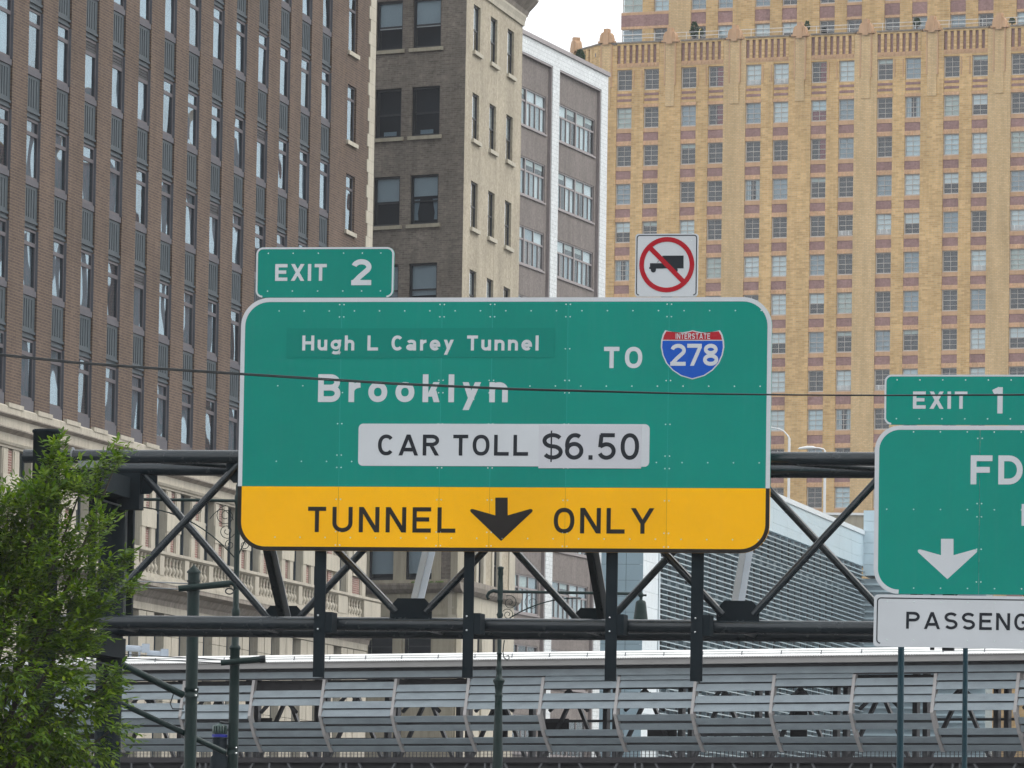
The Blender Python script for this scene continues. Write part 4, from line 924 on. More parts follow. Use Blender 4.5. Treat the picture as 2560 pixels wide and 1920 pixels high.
def text(parent, mat, string, u0, u1, z0, cap, s, y, slope=0., space=.5, ws=1.):
    """fit a string between u0 and u1 on baseline z0 with cap height cap; s = stroke over cap height"""
    gl = [glyph(c, s) for c in string]; tot = sum((space if c == ' ' else g[0]) for c, g in zip(string, gl)) * cap * ws
    gap = (u1 - u0 - tot) / max(1, len(string) - 1); x = u0; out = []
    for c, (w, els) in zip(string, gl):
        mb = MB(); q = 0
        T = lambda p, x=x: (x + p[0]*cap*ws, z0 + p[1]*cap)
        for e in els:
            yy = y - .0006 * (q % 4); q += 1
            if e[0] == 's': strip_faces(mb, *offset_strip(e[1], s), yy, T)
            elif e[0] == 't': strip_faces(mb, *offset_strip([e[1], e[2]], e[3]), yy, T)
            else:
                _, xa, ya, xb, yb = e; k = (s/2) * math.sqrt(1 + ((xb-xa)/(yb-ya))**2)
                strip_faces(mb, [(xa-k, ya), (xb-k, yb)], [(xa+k, ya), (xb+k, yb)], False, yy, T)
        x += (space if c == ' ' else w) * cap * ws + gap
        if els: out.append(mb.build('letter' if c.isalpha() else 'numeral' if c.isdigit() else 'symbol', M[mat], parent))
    return out
def rr(u0, u1, z0, z1, r, n=8):
    o = []
    for cx, cz, a in ((u1-r, z0+r, -90), (u1-r, z1-r, 0), (u0+r, z1-r, 90), (u0+r, z0+r, 180)): o += ell(cx, cz, r, r, a, a + 90, n)
    return o
def ring(parent, name, mat, pts, bw, y):
    mb = MB(); strip_faces(mb, *offset_strip(pts, bw), y, lambda p: p); return mb.build(name, M[mat], parent)
def rivets(parent, pts, y, r=.011):
    mb = MB()
    for u, z in pts: mb.add([(u, y - .007, z)] + [(u + r*math.cos(i*math.pi/3), y, z + r*math.sin(i*math.pi/3)) for i in range(6)], [(0, 1 + (i+1) % 6, 1 + i) for i in range(6)])
    return mb.build('rivets', M['rivet'], parent, kind='stuff')

# ================================================================== sign gantry
fS = Frame(1280, 87, -10)
CB = lambda px, py: fS.uz(px, py)
Gy = fS.root('sign_gantry', 'dark green tubular truss gantry spanning the road behind the signs', 'gantry')
ZT, ZL, Y1, Y2 = 8.07, 5.635, .62, 3.2
GE = 12.5
for z, y, a, nm in ((ZT, Y1, -7.45, 'top_chord'), (ZT, Y2, -6.9, 'top_chord'), (ZL, Y1, -6.95, 'bottom_chord'), (ZL, Y2, -6.9, 'bottom_chord')):
    MB().tube((a, y, z), (GE, y, z), .1, n=32).build(nm, M['gantry_pipe'], Gy)
NT = [-4.1 + 4.74 * i for i in range(4)]; NBt = [-6.44 + 4.74 * i for i in range(5)]     # front nodes; the back face mirrors them
for y, tops, bots in ((Y1, [-4.08, .78, 5.5, 10.2], [-6.44, -1.6, 3.2, 7.9]), (Y2, [-6.35, -1.68, 3.0, 7.8], [-4.05, .68, 5.4, 10.1])):
    for t in tops:
        for b in bots:
            if abs(t - b) < 2.75: MB().tube((t + .12 * (1 if b > t else -1), y, ZT - .1), (b + .22 * (-1 if b > t else 1), y, ZL + .18), .056, n=18).build('diagonal', M['gantry_pipe'], Gy)
    for b in bots:
        MB().prism([(b-.31,ZL+.05),(b+.31,ZL+.05),(b+.31,ZL+.26),(b+.2,ZL+.38),(b-.2,ZL+.38),(b-.31,ZL+.26)], y - .015, y + .015).build('gusset', M['gantry_matte'], Gy)
    for t in tops:
        MB().prism([(t-.31,ZT-.26),(t-.2,ZT-.38),(t+.2,ZT-.38),(t+.31,ZT-.26),(t+.31,ZT-.05),(t-.31,ZT-.05)], y - .015, y + .015).build('gusset', M['gantry_matte'], Gy)
for u in (-4.08, .78, 5.5):
    MB().bar((u, Y1 + .1, ZT - .16), (u + .04, Y2 - .1, ZL + .18), .1, .1, (1, 0, 0)).build('cross_strut', M['gantry'], Gy); MB().bar((u + .075, Y1 + .12, ZT - .16), (u + .115, Y2 - .08, ZL + .18), .03, .11, (1, 0, 0)).build('lit_edge', M['gantry_galv'], Gy)  # pale strip beside the dark strut paints its sky-lit edge
for u in (-1.6, 3.12, 7.8):
    MB().bar((u, Y1 + .1, ZL + .2), (u - .02, Y2 - .1, ZT - .18), .13, .09, (1, 0, 0)).build('cross_strut', M['gantry_galv'], Gy)
    MB().bar((u + .085, Y1 + .08, ZL + .2), (u + .065, Y2 - .12, ZT - .18), .03, .1, (1, 0, 0)).build('lit_edge', M['camera_grey'], Gy)  # lighter strip paints the lit edge of this strut too
for a, b in ((-6.3, -4.1), (-4.1, -1.6), (-1.6, .78), (.78, 3.1), (3.1, 5.5), (5.5, 7.8)): MB().tube((a, Y1, ZT), (b, Y2, ZT), .045, n=10).build('plan_brace', M['gantry'], Gy)
for u in (-6.3, -4.1, -1.6, .78, 3.1, 5.5, 7.8): MB().tube((u, Y1, ZL), (u, Y2, ZL), .045, n=10).build('plan_brace', M['gantry'], Gy)
for u, w, zb in ((-2.855, .165, 4.84), (-.66, .15, 4.85), (1.43, .165, 4.83), (2.675, .175, 4.83)):
    MB().box(u - w/2, u + w/2, .12, .16, zb, 10.2).build('sign_beam', M['gantry_matte'], Gy); MB().box(u - .01, u + .01, .16, .5, zb, 10.2).build('beam_web', M['gantry_matte'], Gy)
    for zc_ in (ZL, ZT):
        MB().box(u + w/2, u + w/2 + .1, .14, .52, zc_ - .15, zc_ + .15).build('beam_clamp', M['gantry_matte'], Gy)
        for dz in (-.1, .1): MB().lathe([(.016, 0), (.014, .012), (.004, .016)], n=8).build('bolt', M['steel_bright'], Gy, (u - .02, .119, zc_ + dz)).rotation_euler = (R(90), 0, 0)
for u, w in ((6.3, .17), (8.3, .17), (10.4, .17)): MB().box(u - w/2, u + w/2, .06, .16, 5.3, 8.4).build('sign_beam', M['gantry'], Gy)
# the twin left columns and their seats
cu = -7.03
MB().lathe([(.2, 0), (.2, 8.39), (.215, 8.395), (.215, 8.43), (.2, 8.44)], cu, .3, 24).build('column', M['gantry_matte'], Gy)
MB().lathe([(.2, 0), (.2, 7.9)], -6.75, 3.3, 24).build('column', M['gantry_matte'], Gy)
MB().box(-6.98, -6.42, 1.2, 3.3, 7.62, 7.93).build('seat_beam', M['gantry_matte'], Gy); MB().box(-6.98, -6.5, .5, 3.3, 5.2, 5.5).build('seat_beam', M['gantry_matte'], Gy)
MB().box(-6.62, -6.28, 3.05, 3.35, 7.45, 8.0).build('seat_bracket', M['gantry_matte'], Gy)
MB().box(-6.6, -6.2, .5, .75, 7.9, 8.0).build('seat_plate', M['gantry_galv'], Gy)
MB().tube((-6.72, Y1, ZT), (-6.7, Y1, ZT), .135, n=20).build('flange', M['gantry_galv'], Gy)
for px0, px1, py0, py1, off in ((225, 243, 1225, 1560, 2.2), (319, 337, 1232, 1550, 3.5)):
    a, za = fS.uz(px0, py0, off); b, zb_ = fS.uz(px1, py1, off); MB().box(a, fS.u(px1, py0, off), off - .05, off + .05, zb_, za).build('hanger_post', M['gantry_matte'], Gy)
a, za = fS.uz(315, 1240, 3.45); b, zb_ = fS.uz(311, 1560, 3.45); MB().tube((b, 3.45, zb_), (b, 3.45, za), .014, n=8).build('conduit', M['gantry_galv'], Gy)
for p, q in (((272, 1205), (303, 1216)), ((246, 1247), (303, 1265)), ((236, 1603), (295, 1615)), ((205, 1645), (293, 1667))):
    a = fS.uz(*p, off=2.95); b = fS.uz(*q, off=2.95); MB().tube((a[0], 2.95, a[1]), (b[0], 2.95, b[1]), .014, n=8).build('tie_rod', M['gantry_galv'], Gy)

# ================================================================== main guide sign
SU0, SU1, SZ0, SZ1 = -4.075, 3.725, 6.665, 10.352; RAD = .42; ZS = CB(1250, 1218)[1]
S1 = fS.root('guide_sign', 'large green and yellow overhead guide sign for the tunnel and Brooklyn', 'road sign')
def toploc(u, r=RAD):
    du = min(u - SU0, SU1 - u); return 0 if du >= r else r - math.sqrt(max(0, r*r - (r-du)**2))
seams = [CB(854, 800)[0], CB(1105, 800)[0], CB(1231, 800)[0], CB(1420, 800)[0], CB(1673, 800)[0]]
ed = [SU0] + seams + [SU1]
for i in range(6):
    a, b = ed[i] + .0004, ed[i+1] - .0004
    us = sorted(set([a, b] + [SU0 + RAD*(1-math.cos(t*math.pi/20)) for t in range(11)] + [SU1 - RAD*(1-math.cos(t*math.pi/20)) for t in range(11)])); us = [u for u in us if a <= u <= b]
    MB().prism([(u, ZS + .001) for u in (a, b)] + [(u, SZ1 - toploc(u)) for u in reversed(us)], 0, .045).build('panel', M['sign_green'], S1)
    MB().prism([(u, SZ0 + toploc(u)) for u in us] + [(b, ZS - .001), (a, ZS - .001)], 0, .045).build('panel', M['sign_yellow'], S1, label='yellow lower panel')
for s_ in seams:
    MB().box(s_ - .0045, s_ + .0045, -.0012, .01, ZS + .002, SZ1 - .066).build('seam', M['seam_green'], S1); MB().box(s_ - .003, s_ + .003, -.0012, .01, SZ0 + .06, ZS - .002).build('seam', M['seam_yellow'], S1)
BW = .062; i0, i1, j0, j1 = SU0 + BW/2, SU1 - BW/2, SZ0 + BW/2, SZ1 - BW/2; r_ = RAD - BW/2
ring(S1, 'border', 'sign_white', [(i0, ZS)] + ell(i0 + r_, j1 - r_, r_, r_, 180, 90, 12) + ell(i1 - r_, j1 - r_, r_, r_, 90, 0, 12) + [(i1, ZS)], BW, -.003)
BK = .058
ring(S1, 'border', 'sign_black', [(SU0 + BK/2, ZS - .001)] + ell(SU0 + BK/2 + r_, SZ0 + BK/2 + r_, r_, r_, 180, 270, 12) + ell(SU1 - BK/2 - r_, SZ0 + BK/2 + r_, r_, r_, 270, 360, 12) + [(SU1 - BK/2, ZS - .001)], BK, -.003)
def put(parent, mat, string, x0, x1, ycap, ybase, s, y=-.004, **k):
    xm = (x0 + x1) / 2; u0, zb = CB(x0, ybase)[0], CB(xm, ybase)[1]; u1 = CB(x1, ybase)[0]; zt = CB(xm, ycap)[1]
    return text(parent, mat, string, u0, u1, zb, zt - zb, s, y, **k)
# overlaid name plate in two pieces
a, zt = CB(717, 821); b, zb = CB(1050, 895); c_ = CB(1387, 880)[0]
for q0, q1, dz in ((a, b - .003, 0), (b + .003, c_, .004)):
    MB().box(q0, q1, -.006, 0, zb + dz, zt + dz).build('name_plate', M['sign_green_dark'], S1)
put(S1, 'sign_white', 'Hugh L Carey Tunnel', 755.7, 1346.5, 838.8, 876.4, .205, -.009, space=.42)
put(S1, 'sign_white', 'Brooklyn', 794.8, 1269.3, 935.7, 1005.4, .205)
put(S1, 'sign_white', 'TO', 1509.5, 1605.5, 867, 920.4, .20)
# toll plate
a, zt = CB(897, 1059); b, zb = CB(1623, 1167)
MB().prism(rr(a, b, zb, zt, .07), -.008, 0).build('toll_plate', M['sign_white'], S1)
put(S1, 'ink', 'CAR', 943.8, 1097.7, 1086.4, 1138.8, .175, -.011); put(S1, 'ink', 'TOLL', 1132.8, 1320.5, 1087, 1139.2, .175, -.011)
a, zt = CB(1348, 1063); b, zb = CB(1603, 1171.5)
MB().box(a, b, -.014, -.008, zb, zt).build('price_plate', M['sign_patch'], S1)
put(S1, 'ink', '$6.50', 1355.8, 1597.7, 1083, 1149.5, .155, -.016)
put(S1, 'sign_black', 'TUNNEL', 769.3, 1138.3, 1267.6, 1331, .165); put(S1, 'sign_black', 'ONLY', 1384, 1636, 1270, 1333.8, .165)
def arrow(parent, mat, sx0, sx1, ytop, yj, xl, xr, yt, xb, yb, y=-.004):
    P = lambda px, py: CB(px, py); rT = [P(xr - 7, yt - 3.5), P(xr - 2, yt - 3), P(xr, yt), P(xr - 1.5, yt + 4)]; lT = [P(xl + 1.5, yt + 4), P(xl, yt), P(xl + 2, yt - 3), P(xl + 7, yt - 3.5)]
    c = P(xb, yb); pts = [c] + rT[::-1] + [P(sx1, yj), P(sx1, ytop), P(sx0, ytop), P(sx0, yj)] + lT[::-1]
    MB().add([(u, y, z) for u, z in pts], [(0,1,2,3,4,5), (0,5,8), (5,6,7,8), (0,8,9,10,11,12)]).build('arrow', M[mat], parent)
arrow(S1, 'sign_black', 1238.4, 1269.3, 1244, 1288.4, 1175.3, 1332, 1276, 1252.8, 1352.6)
# route shield
def shield_pts(k=1.):
    cx, cy = 1731.5, 886.; pts = [(1731.5,825.5),(1742,828.5),(1754,830.5),(1768,831),(1782,829.5),(1800,825.5),(1806,836),(1810,851),(1811,868),(1807,888),(1798,908),(1782,926),(1761,940),(1731,948.5)]
    full = pts + [(3463 - x, y) for x, y in reversed(pts[1:-1])]
    return [CB(cx + (x-cx)*k, cy + (y-cy)*k) for x, y in full]
pw = list(reversed(shield_pts(1.))); n_ = len(pw)
def fan(pts, y, mat, name):
    cx = sum(p[0] for p in pts)/len(pts); cz = sum(p[1] for p in pts)/len(pts)
    m = MB().add([(cx, y, cz)] + [(u, y, z) for u, z in pts], [(0, 1+i, 1+(i+1) % len(pts)) for i in range(len(pts))]); return m.build(name, M[mat], S1)
fan(pw, -.004, 'sign_white', 'route_shield')
inner = list(reversed(shield_pts(.955))); zr = CB(1731, 849.5)[1]; zr2 = CB(1731, 851.8)[1]
def clip(pts, zc_, keep_up):
    o = []
    for i, p in enumerate(pts):
        q = pts[(i+1) % len(pts)]; ip = (p[1] >= zc_) == keep_up; iq = (q[1] >= zc_) == keep_up
        if ip: o.append(p)
        if ip != iq: t = (zc_-p[1])/(q[1]-p[1]); o.append((p[0]+(q[0]-p[0])*t, zc_))
    return o
fan(clip(inner, zr, True), -.0065, 'shield_red', 'shield_top'); fan(clip(inner, zr2, False), -.0065, 'sign_blue', 'shield_body')
put(S1, 'sign_white', '278', 1675.8, 1795.6, 859.6, 914.6, .18, -.009, ws=.9); put(S1, 'sign_white', 'INTERSTATE', 1689.4, 1775.4, 833.5, 847.5, .17, -.009, ws=.68)
rv = []
for zz in (CB(1250, 777)[1], CB(1250, 965)[1], CB(1250, 1155)[1], CB(1250, 1346)[1]):
    u = CB(698, 777)[0]
    while u < SU1 - .12: rv.append((u, zz)); u += .3725
for s_ in seams:
    for py in (761, 792, 872, 951, 982, 1060, 1139, 1170, 1250, 1331, 1365):
        z = CB(1250, py)[1]; rv += [(s_ - .032, z), (s_ + .032, z)]
rivets(S1, rv, -.0005)

# exit tab
S2 = fS.root('exit_sign', 'small green exit 2 tab sign mounted on top of the main sign', 'road sign')
a, zt = CB(640, 618.5); b, zb = CB(984.3, 743.5); a = CB(640, 680)[0]; b = CB(984.3, 680)[0]
MB().prism(rr(a, b, zb, zt, .1), 0, .04).build('panel', M['sign_green'], S2)
ring(S2, 'border', 'sign_white', rr(a + .014, b - .014, zb + .014, zt - .014, .088), .026, -.003)
put(S2, 'sign_white', 'EXIT', 687.7, 816.5, 660, 702.2, .20); put(S2, 'sign_white', '2', 878, 929, 648, 713, .20)
rivets(S2, [(CB(x, 634)[0], CB(850, 633)[1]) for x in (671, 733, 796, 859, 906, 952)] + [(CB(x, 727)[0], CB(850, 727.5)[1]) for x in (669, 731, 794, 857, 904, 951)], -.0005)
MB().box(a + .3, a + .36, .04, .12, zb - .5, zt - .1).build('bracket', M['gantry'], S2); MB().box(b - .36, b - .3, .04, .12, zb - .5, zt - .1).build('bracket', M['gantry'], S2)

# no trucks sign
S3 = fS.root('no_trucks_sign', 'square white no trucks sign with red circle and slash', 'road sign')
a, zt = CB(1589, 584.5); b, zb = CB(1744, 741.5); MB().prism(rr(a, b, zb, zt, .045), 0, .02).build('panel', M['sign_white'], S3)
ring(S3, 'border', 'ink', rr(a + .024, b - .024, zb + .024, zt - .024, .04), .014, -.003)
cu_, cz_ = CB(1667, 661.7); rp = .355; k_ = lambda px, py: CB(px, py)
tb = MB(); y_ = -.004
def quad(*p): tb.add([(*[k_(x, y)[0]], y_, k_(x, y)[1]) for x, y in p], [tuple(range(len(p)))[::-1]])
quad((1656,639),(1709,639),(1709,671),(1656,671)); quad((1625,658),(1659,658),(1659,671.5),(1640,671.5),(1625,673)); quad((1623,668),(1640,668.5),(1640,674),(1623,672))
for wx in (1633.5, 1688):
    p = [k_(wx + 6.5*math.cos(t*math.pi/7), 675 + 6.5*math.sin(t*math.pi/7)) for t in range(14)]; tb.add([(u, y_ - .0006, z) for u, z in p], [tuple(range(13, -1, -1))])
tb.build('truck_symbol', M['ink'], S3)
ring(S3, 'windscreen_line', 'ink', [k_(1643, 657), k_(1654, 643)], .006, -.0045)
ring(S3, 'prohibition_ring', 'sign_red', ell(cu_, cz_, rp + .012, rp + .012, 0, 360, 48), .068, -.006)
q = (rp) * math.cos(R(45)); ring(S3, 'prohibition_slash', 'sign_red', [(cu_ - q, cz_ + q), (cu_ + q, cz_ - q)], .07, -.0066)
rivets(S3, [k_(1605, 601), k_(1729, 601), k_(1600, 727), k_(1725, 727)], -.0005, .008)
MB().box(cu_ - .08, cu_ + .08, .02, .08, zb - .35, zt - .3).build('bracket', M['gantry'], S3)

# right guide sign (runs out of the frame)
S4 = fS.root('guide_sign', 'green overhead guide sign with a white down arrow, cut off at the right edge', 'road sign')
a = CB(2186, 1270)[0]; zt = CB(2380, 1064)[1]; zb = CB(2380, 1485.5)[1]; b = a + 5.6
for q0, q1, lf in ((a, CB(2449, 1200)[0], True), (CB(2449, 1200)[0], b, False)):
    pts = [(q0, zb + .36)] + ell(q0 + .36, zb + .36, .36, .36, 180, 270, 10) + [(q1 - .003, zb), (q1 - .003, zt)] + ell(q0 + .36, zt - .36, .36, .36, 90, 180, 10) if lf else \
          [(q0 + .003, zb)] + ell(q1 - .36, zb + .36, .36, .36, 270, 360, 10) + ell(q1 - .36, zt - .36, .36, .36, 0, 90, 10) + [(q0 + .003, zt)]
    MB().prism(pts, 0, .045).build('panel', M['sign_green'], S4)
ring(S4, 'border', 'sign_white', rr(a + .03, b - .03, zb + .03, zt - .03, .33, 12), .062, -.003)
put(S4, 'sign_white', 'FD', 2426.4, 2556.6, 1138.5, 1211, .20); u_, z_ = CB(2572, 1212); text(S4, 'sign_white', 'R', u_, u_ + .3, z_, CB(2500, 1138.5)[1] - CB(2500, 1211)[1], .2, -.004)
arrow(S4, 'sign_white', 2352.6, 2383.8, 1347, 1388, 2294, 2443, 1377, 2368.5, 1448)
u_, z_ = CB(2553.7, 1314.5); text(S4, 'sign_white', 'N', u_, u_ + .24, z_, CB(2553, 1260)[1] - z_, .2, -.004)
rv = []
for py in (1080, 1274, 1471):
    z = CB(2400, py)[1]; u = CB(2217, py)[0]
    while u < b - .15: rv.append((u, z)); u += .3845
for py in (1096, 1259, 1292, 1373, 1455): z = CB(2449, py)[1]; s_ = CB(2449, 1200)[0]; rv += [(s_ - .032, z), (s_ + .032, z)]
rivets(S4, rv, -.0005)
S5 = fS.root('exit_sign', 'small green exit 1 tab sign above the right-hand guide sign', 'road sign')
a = CB(2211, 1000)[0]; zt = CB(2380, 936.5)[1]; zb = CB(2380, 1062)[1]; b = a + 2.6
MB().prism(rr(a, b, zb, zt, .1), 0, .04).build('panel', M['sign_green'], S5); ring(S5, 'border', 'sign_white', rr(a + .014, b - .014, zb + .014, zt - .014, .088), .026, -.003)
put(S5, 'sign_white', 'EXIT', 2282.3, 2418.3, 978.8, 1022, .20); put(S5, 'sign_white', '1', 2482.8, 2504.3, 968, 1033.8, .20)
rivets(S5, [(CB(2243 + i*57, 950)[0], CB(2380, 950)[1]) for i in range(10)] + [(CB(2241 + i*57, 1047)[0], CB(2380, 1047)[1]) for i in range(10)], -.0005)
MB().box(a + .3, a + .36, .04, .12, zb - .5, zt - .1).build('bracket', M['gantry'], S5); MB().box(b - .36, b - .3, .04, .12, zb - .5, zt - .1).build('bracket', M['gantry'], S5)
S6 = fS.root('passenger_plate', 'long white plate with black border hung under the right guide sign', 'road sign')
a, zt = CB(2186, 1486); zb = CB(2186, 1616.5)[1]; b = a + 5.4
def tilt(o): o.matrix_basis = Matrix.Translation((a, -.03, zt)) @ Matrix.Rotation(R(.45), 4, 'Y') @ Matrix.Translation((-a, 0, -zt)); return o
tilt(MB().prism(rr(a, b, zb, zt, .06), 0, .03).build('panel', M['sign_white'], S6)); tilt(ring(S6, 'border', 'ink', rr(a + .05, b - .05, zb + .05, zt - .05, .05), .016, -.003))
u0_, zc_ = CB(2266.4, 1573); u1_ = CB(2517.5, 1573)[0]; zcap = CB(2266.4, 1530.5)[1] - zc_
L6 = (u1_ - u0_)
for o in text(S6, 'ink', 'PASSENGER', u0_, u0_ + L6 * 1.56, zc_ + .01, zcap, .165, -.004): tilt(o)
rv = []
for zz in (zt - .10, zb + .10):
    u = a + .19
    while u < b - .1: rv.append((u, zz)); u += .384
tilt(rivets(S6, rv, -.0005))
MB().box(a + .8, a + .86, .035, .07, zb - .04, zt + .3).build('bracket', M['gantry'], S6); MB().box(b - .9, b - .84, .035, .07, zb, zt + .3).build('bracket', M['gantry'], S6)

# ================================================================== poles and lamp posts behind the gantry
def spiral(cx, cz, r0, r1, a0, turns, n=26): return [(cx + (r0 + (r1-r0)*i/n)*math.cos(R(a0 + turns*360*i/n)), 0, cz + (r0 + (r1-r0)*i/n)*math.sin(R(a0 + turns*360*i/n))) for i in range(n+1)]
def clamp(parent, x, z, r, hgt=.12):
    m = MB(); m.lathe([(r*1.18, 0), (r*1.18, hgt*.3), (r*1.08, hgt*.32), (r*1.08, hgt*.68), (r*1.18, hgt*.7), (r*1.18, hgt)], n=16); m.build('clamp', M['pole_green'], parent, (x, 0, z))
    for s in (.2, .75): MB().lathe([(.02, 0), (.016, .012), (.004, .02)], n=8).build('bolt', M['steel_bright'], parent, (x + r*.75, -r*1.0, z + hgt*s)).rotation_euler = (R(90), 0, 0)

# signal pole with a pyramid cap
fP1 = Frame(480, 104, 0, 1760); q = 104 / FPX
P1_ = fP1.root('signal_pole', 'dark green pole with a pyramid cap and clamped brace pipes', 'pole')
w1 = lambda px, py, off=0.: fP1.uz(px, py, off)
xc = w1(478, 1760)[0]; ztop = w1(486, 1433)[1]; r1 = 15.5 * q
MB().lathe([(r1*1.12, 0), (r1, 1.2), (r1*.97, ztop)], xc, 0, 20).build('shaft', M['pole_green'], P1_)
MB().lathe([(r1*1.12, 0), (r1*1.12, .03), (r1*.1, .14), (r1*.05, .16)], n=12).build('cap', M['pole_green'], P1_, (xc, 0, ztop))
for py in (1455, 1480): MB().lathe([(r1*1.1, 0), (r1*1.1, .03)], n=16).build('collar', M['pole_green'], P1_, (xc, 0, w1(480, py)[1]))
a = w1(447, 1473); b = w1(575, 1460); MB().tube((a[0], -.16, a[1]), (b[0], -.12, b[1]), .055, .06, 12).build('cross_arm', M['pole_green'], P1_)
MB().path([(b[0]-.05, -.12, b[1]), (b[0]+.04, -.12, b[1]+.02), (b[0]+.1, -.12, b[1]-.03), (b[0]+.12, -.12, b[1]-.1)], .045).build('arm_end', M['pole_green'], P1_)
MB().path([(b[0] + .0 + .07*math.cos(t*.5), -.12, b[1] - .13 + .05*math.sin(t*.5)) for t in range(13)], .012, 6).build('cable_loop', M['cable'], P1_)
clamp(P1_, xc, w1(480, 1744)[1], r1, .17)
a = w1(300, 1660); b = w1(457, 1737); MB().tube((a[0], -.9, a[1]), (b[0], -.05, b[1]), .062, .062, 14).build('brace_pipe', M['pole_green'], P1_)
a = w1(300, 1757); b = w1(560, 1880); MB().tube((a[0], -.4, a[1]), (b[0], .35, b[1]), .05, .05, 14).build('brace_pipe', M['pole_green'], P1_)
MB().path([(w1(434, 1735)[0], -.05, w1(434, 1735)[1]), (w1(426, 1760)[0], -.05, w1(426, 1760)[1]), (w1(432, 1772)[0], -.05, w1(432, 1772)[1]), (w1(460, 1773)[0], -.05, w1(460, 1773)[1])], .011, 6).build('cable_loop', M['cable'], P1_)
for (x0, y0), (x1, y1), off in (((335, 1453), (470, 1459), -.1), ((330, 1467), (447, 1473), -.1)):
    a = w1(x0, y0, off); b = w1(x1, y1, off); MB().tube((a[0], off, a[1]), (b[0], off, b[1]), .011, n=6).build('stay_wire', M['gantry_galv'], P1_)

# ornate lamp posts
def lamp_profile(px_list, fr, xc): return [(r * fr_q, fr.z(xc, py)) for py, r in px_list]
fP2 = Frame(588, 106, 0, 1700); q = 106 / FPX
P2_ = fP2.root('lamp_post', 'ornate green lamp post with scrolled arm beside the left edge of the main sign', 'lamp post')
w2 = lambda px, py, off=0.: fP2.uz(px, py, off)
x2 = w2(586, 1700)[0]; Z = lambda py: w2(587, py)[1]
pr = [(15*q, 0), (13*q, Z(1900)), (12.5*q, Z(1760)), (12*q, Z(1625)), (14*q, Z(1622)), (14*q, Z(1617)), (9.5*q, Z(1612)), (9*q, Z(1540)), (10*q, Z(1536)), (10*q, Z(1525)), (7.5*q, Z(1520)), (7*q, Z(1380)), (6.5*q, Z(1262)), (8.5*q, Z(1258)), (8.5*q, Z(1240)), (6*q, Z(1236)), (6*q, Z(1215)), (2*q, Z(1205))]
MB().lathe(pr, x2, 0, 16).build('shaft', M['pole_green'], P2_)
for s, ln in ((-1, 300), (1, 120)):
    arm = [(x2 + s * i * ln * q / 8, 0, Z(1252) - .0 * i) for i in range(9)]
    MB().path(arm, .028, 10).build('arm', M['pole_green'], P2_)
    MB().path([(x2 + s*ln*q*1.0*t, 0, Z(1400) + (Z(1270) - Z(1400)) * (1 - (1-t)**2.6)) for t in [i/14 for i in range(15)]], .012, 6).build('arm_stay', M['pole_green'], P2_)
    MB().path(spiral(x2 + s*29*q, Z(1290), 26*q, 6*q, 90 if s > 0 else 90, -1.6*s), .007, 5).build('scroll', M['pole_green'], P2_)
    MB().path(spiral(x2 + s*26*q, Z(1328), 20*q, 4*q, 200 if s > 0 else -20, 1.6*s), .007, 5).build('scroll', M['pole_green'], P2_)
    MB().path(spiral(x2 + s*18*q, Z(1362), 13*q, 4*q, 100 if s > 0 else 80, -1.3*s), .007, 5).build('scroll', M['pole_green'], P2_)
    MB().path([(x2 + s*(10 + 60*t)*q, 0, Z(1300) + 26*q*math.sin(t*3.1)) for t in [i/12 for i in range(13)]], .007, 5).build('scroll', M['pole_green'], P2_)
    MB().path(spiral(x2 + s*100*q, Z(1275), 14*q, 4*q, 90, -1.4*s), .007, 5).build('scroll', M['pole_green'], P2_)
ex_ = x2 - 300*q
MB().lathe([(.02, -.75), (.2, -.72), (.18, -.35), (.06, -.2), (.04, -.05), (.015, .12)], n=14).build('lantern', M['pole_green'], P2_, (ex_, 0, Z(1252)))
a = w2(553, 1658); b = w2(660, 1648); MB().tube((a[0], -.12, a[1]), (b[0], -.1, b[1]), .05, .06, 12).build('cross_arm', M['pole_green'], P2_)
for px in (655,): MB().tube((w2(650, 1649)[0], -.1, w2(650, 1649)[1]), (b[0] + .03, -.1, b[1]), .068, n=12).build('arm_end', M['gantry'], P2_)
MB().lathe([(13.5*q, 0), (13.5*q, .02), (12.6*q, .03), (12.6*q, .12), (13.5*q, .13), (13.5*q, .15)], n=16).build('collar', M['pole_green'], P2_, (x2, 0, Z(1664)))
clamp(P2_, x2 - .01, Z(1888), 12.6*q, .17)
MB().tube((x2, 0, Z(1810)), (w2(549, 1806)[0], 0, Z(1806)), .022, n=8).build('bracket', M['cable'], P2_)
for (x0, y0), (x1, y1) in (((310, 1636), (560, 1650)), ((310, 1645), (553, 1658))):
    a = w2(x0, y0, -.1); b = w2(x1, y1, -.1); MB().tube((a[0], -.1, a[1]), (b[0], -.1, b[1]), .009, n=6).build('stay_wire', M['cable'], P2_)
hx, hz = w2(550, 1808)
HB = empty('hanging_fixture', fP2.O + Vector((hx, 0, hz)), 'dark green hanging fixture with a bright blue band beside the lamp post', 'fixture')
k_ = q
MB().lathe([(3*k_, 0), (5*k_, -3*k_), (18*k_, -6*k_), (19*k_, -25*k_), (17*k_, -27*k_)][::-1], n=16).build('hood', M['fixture_green'], HB)
MB().lathe([(19.5*k_, -35*k_), (20*k_, -28*k_)], n=16).build('band', M['blue_band'], HB); MB().lathe([(26*k_, -150*k_), (22*k_, -85*k_), (17*k_, -80*k_), (18.5*k_, -36*k_)], n=16).build('body', M['gantry_matte'], HB)
for i in range(5): MB().tube((19*k_*math.cos(-2.4 + i*.4), 19*k_*math.sin(-2.4 + i*.4), -25*k_), (18*k_*math.cos(-2.4 + i*.4), 18*k_*math.sin(-2.4 + i*.4), -8*k_), .012, n=6).build('rib', M['pole_green'], HB)

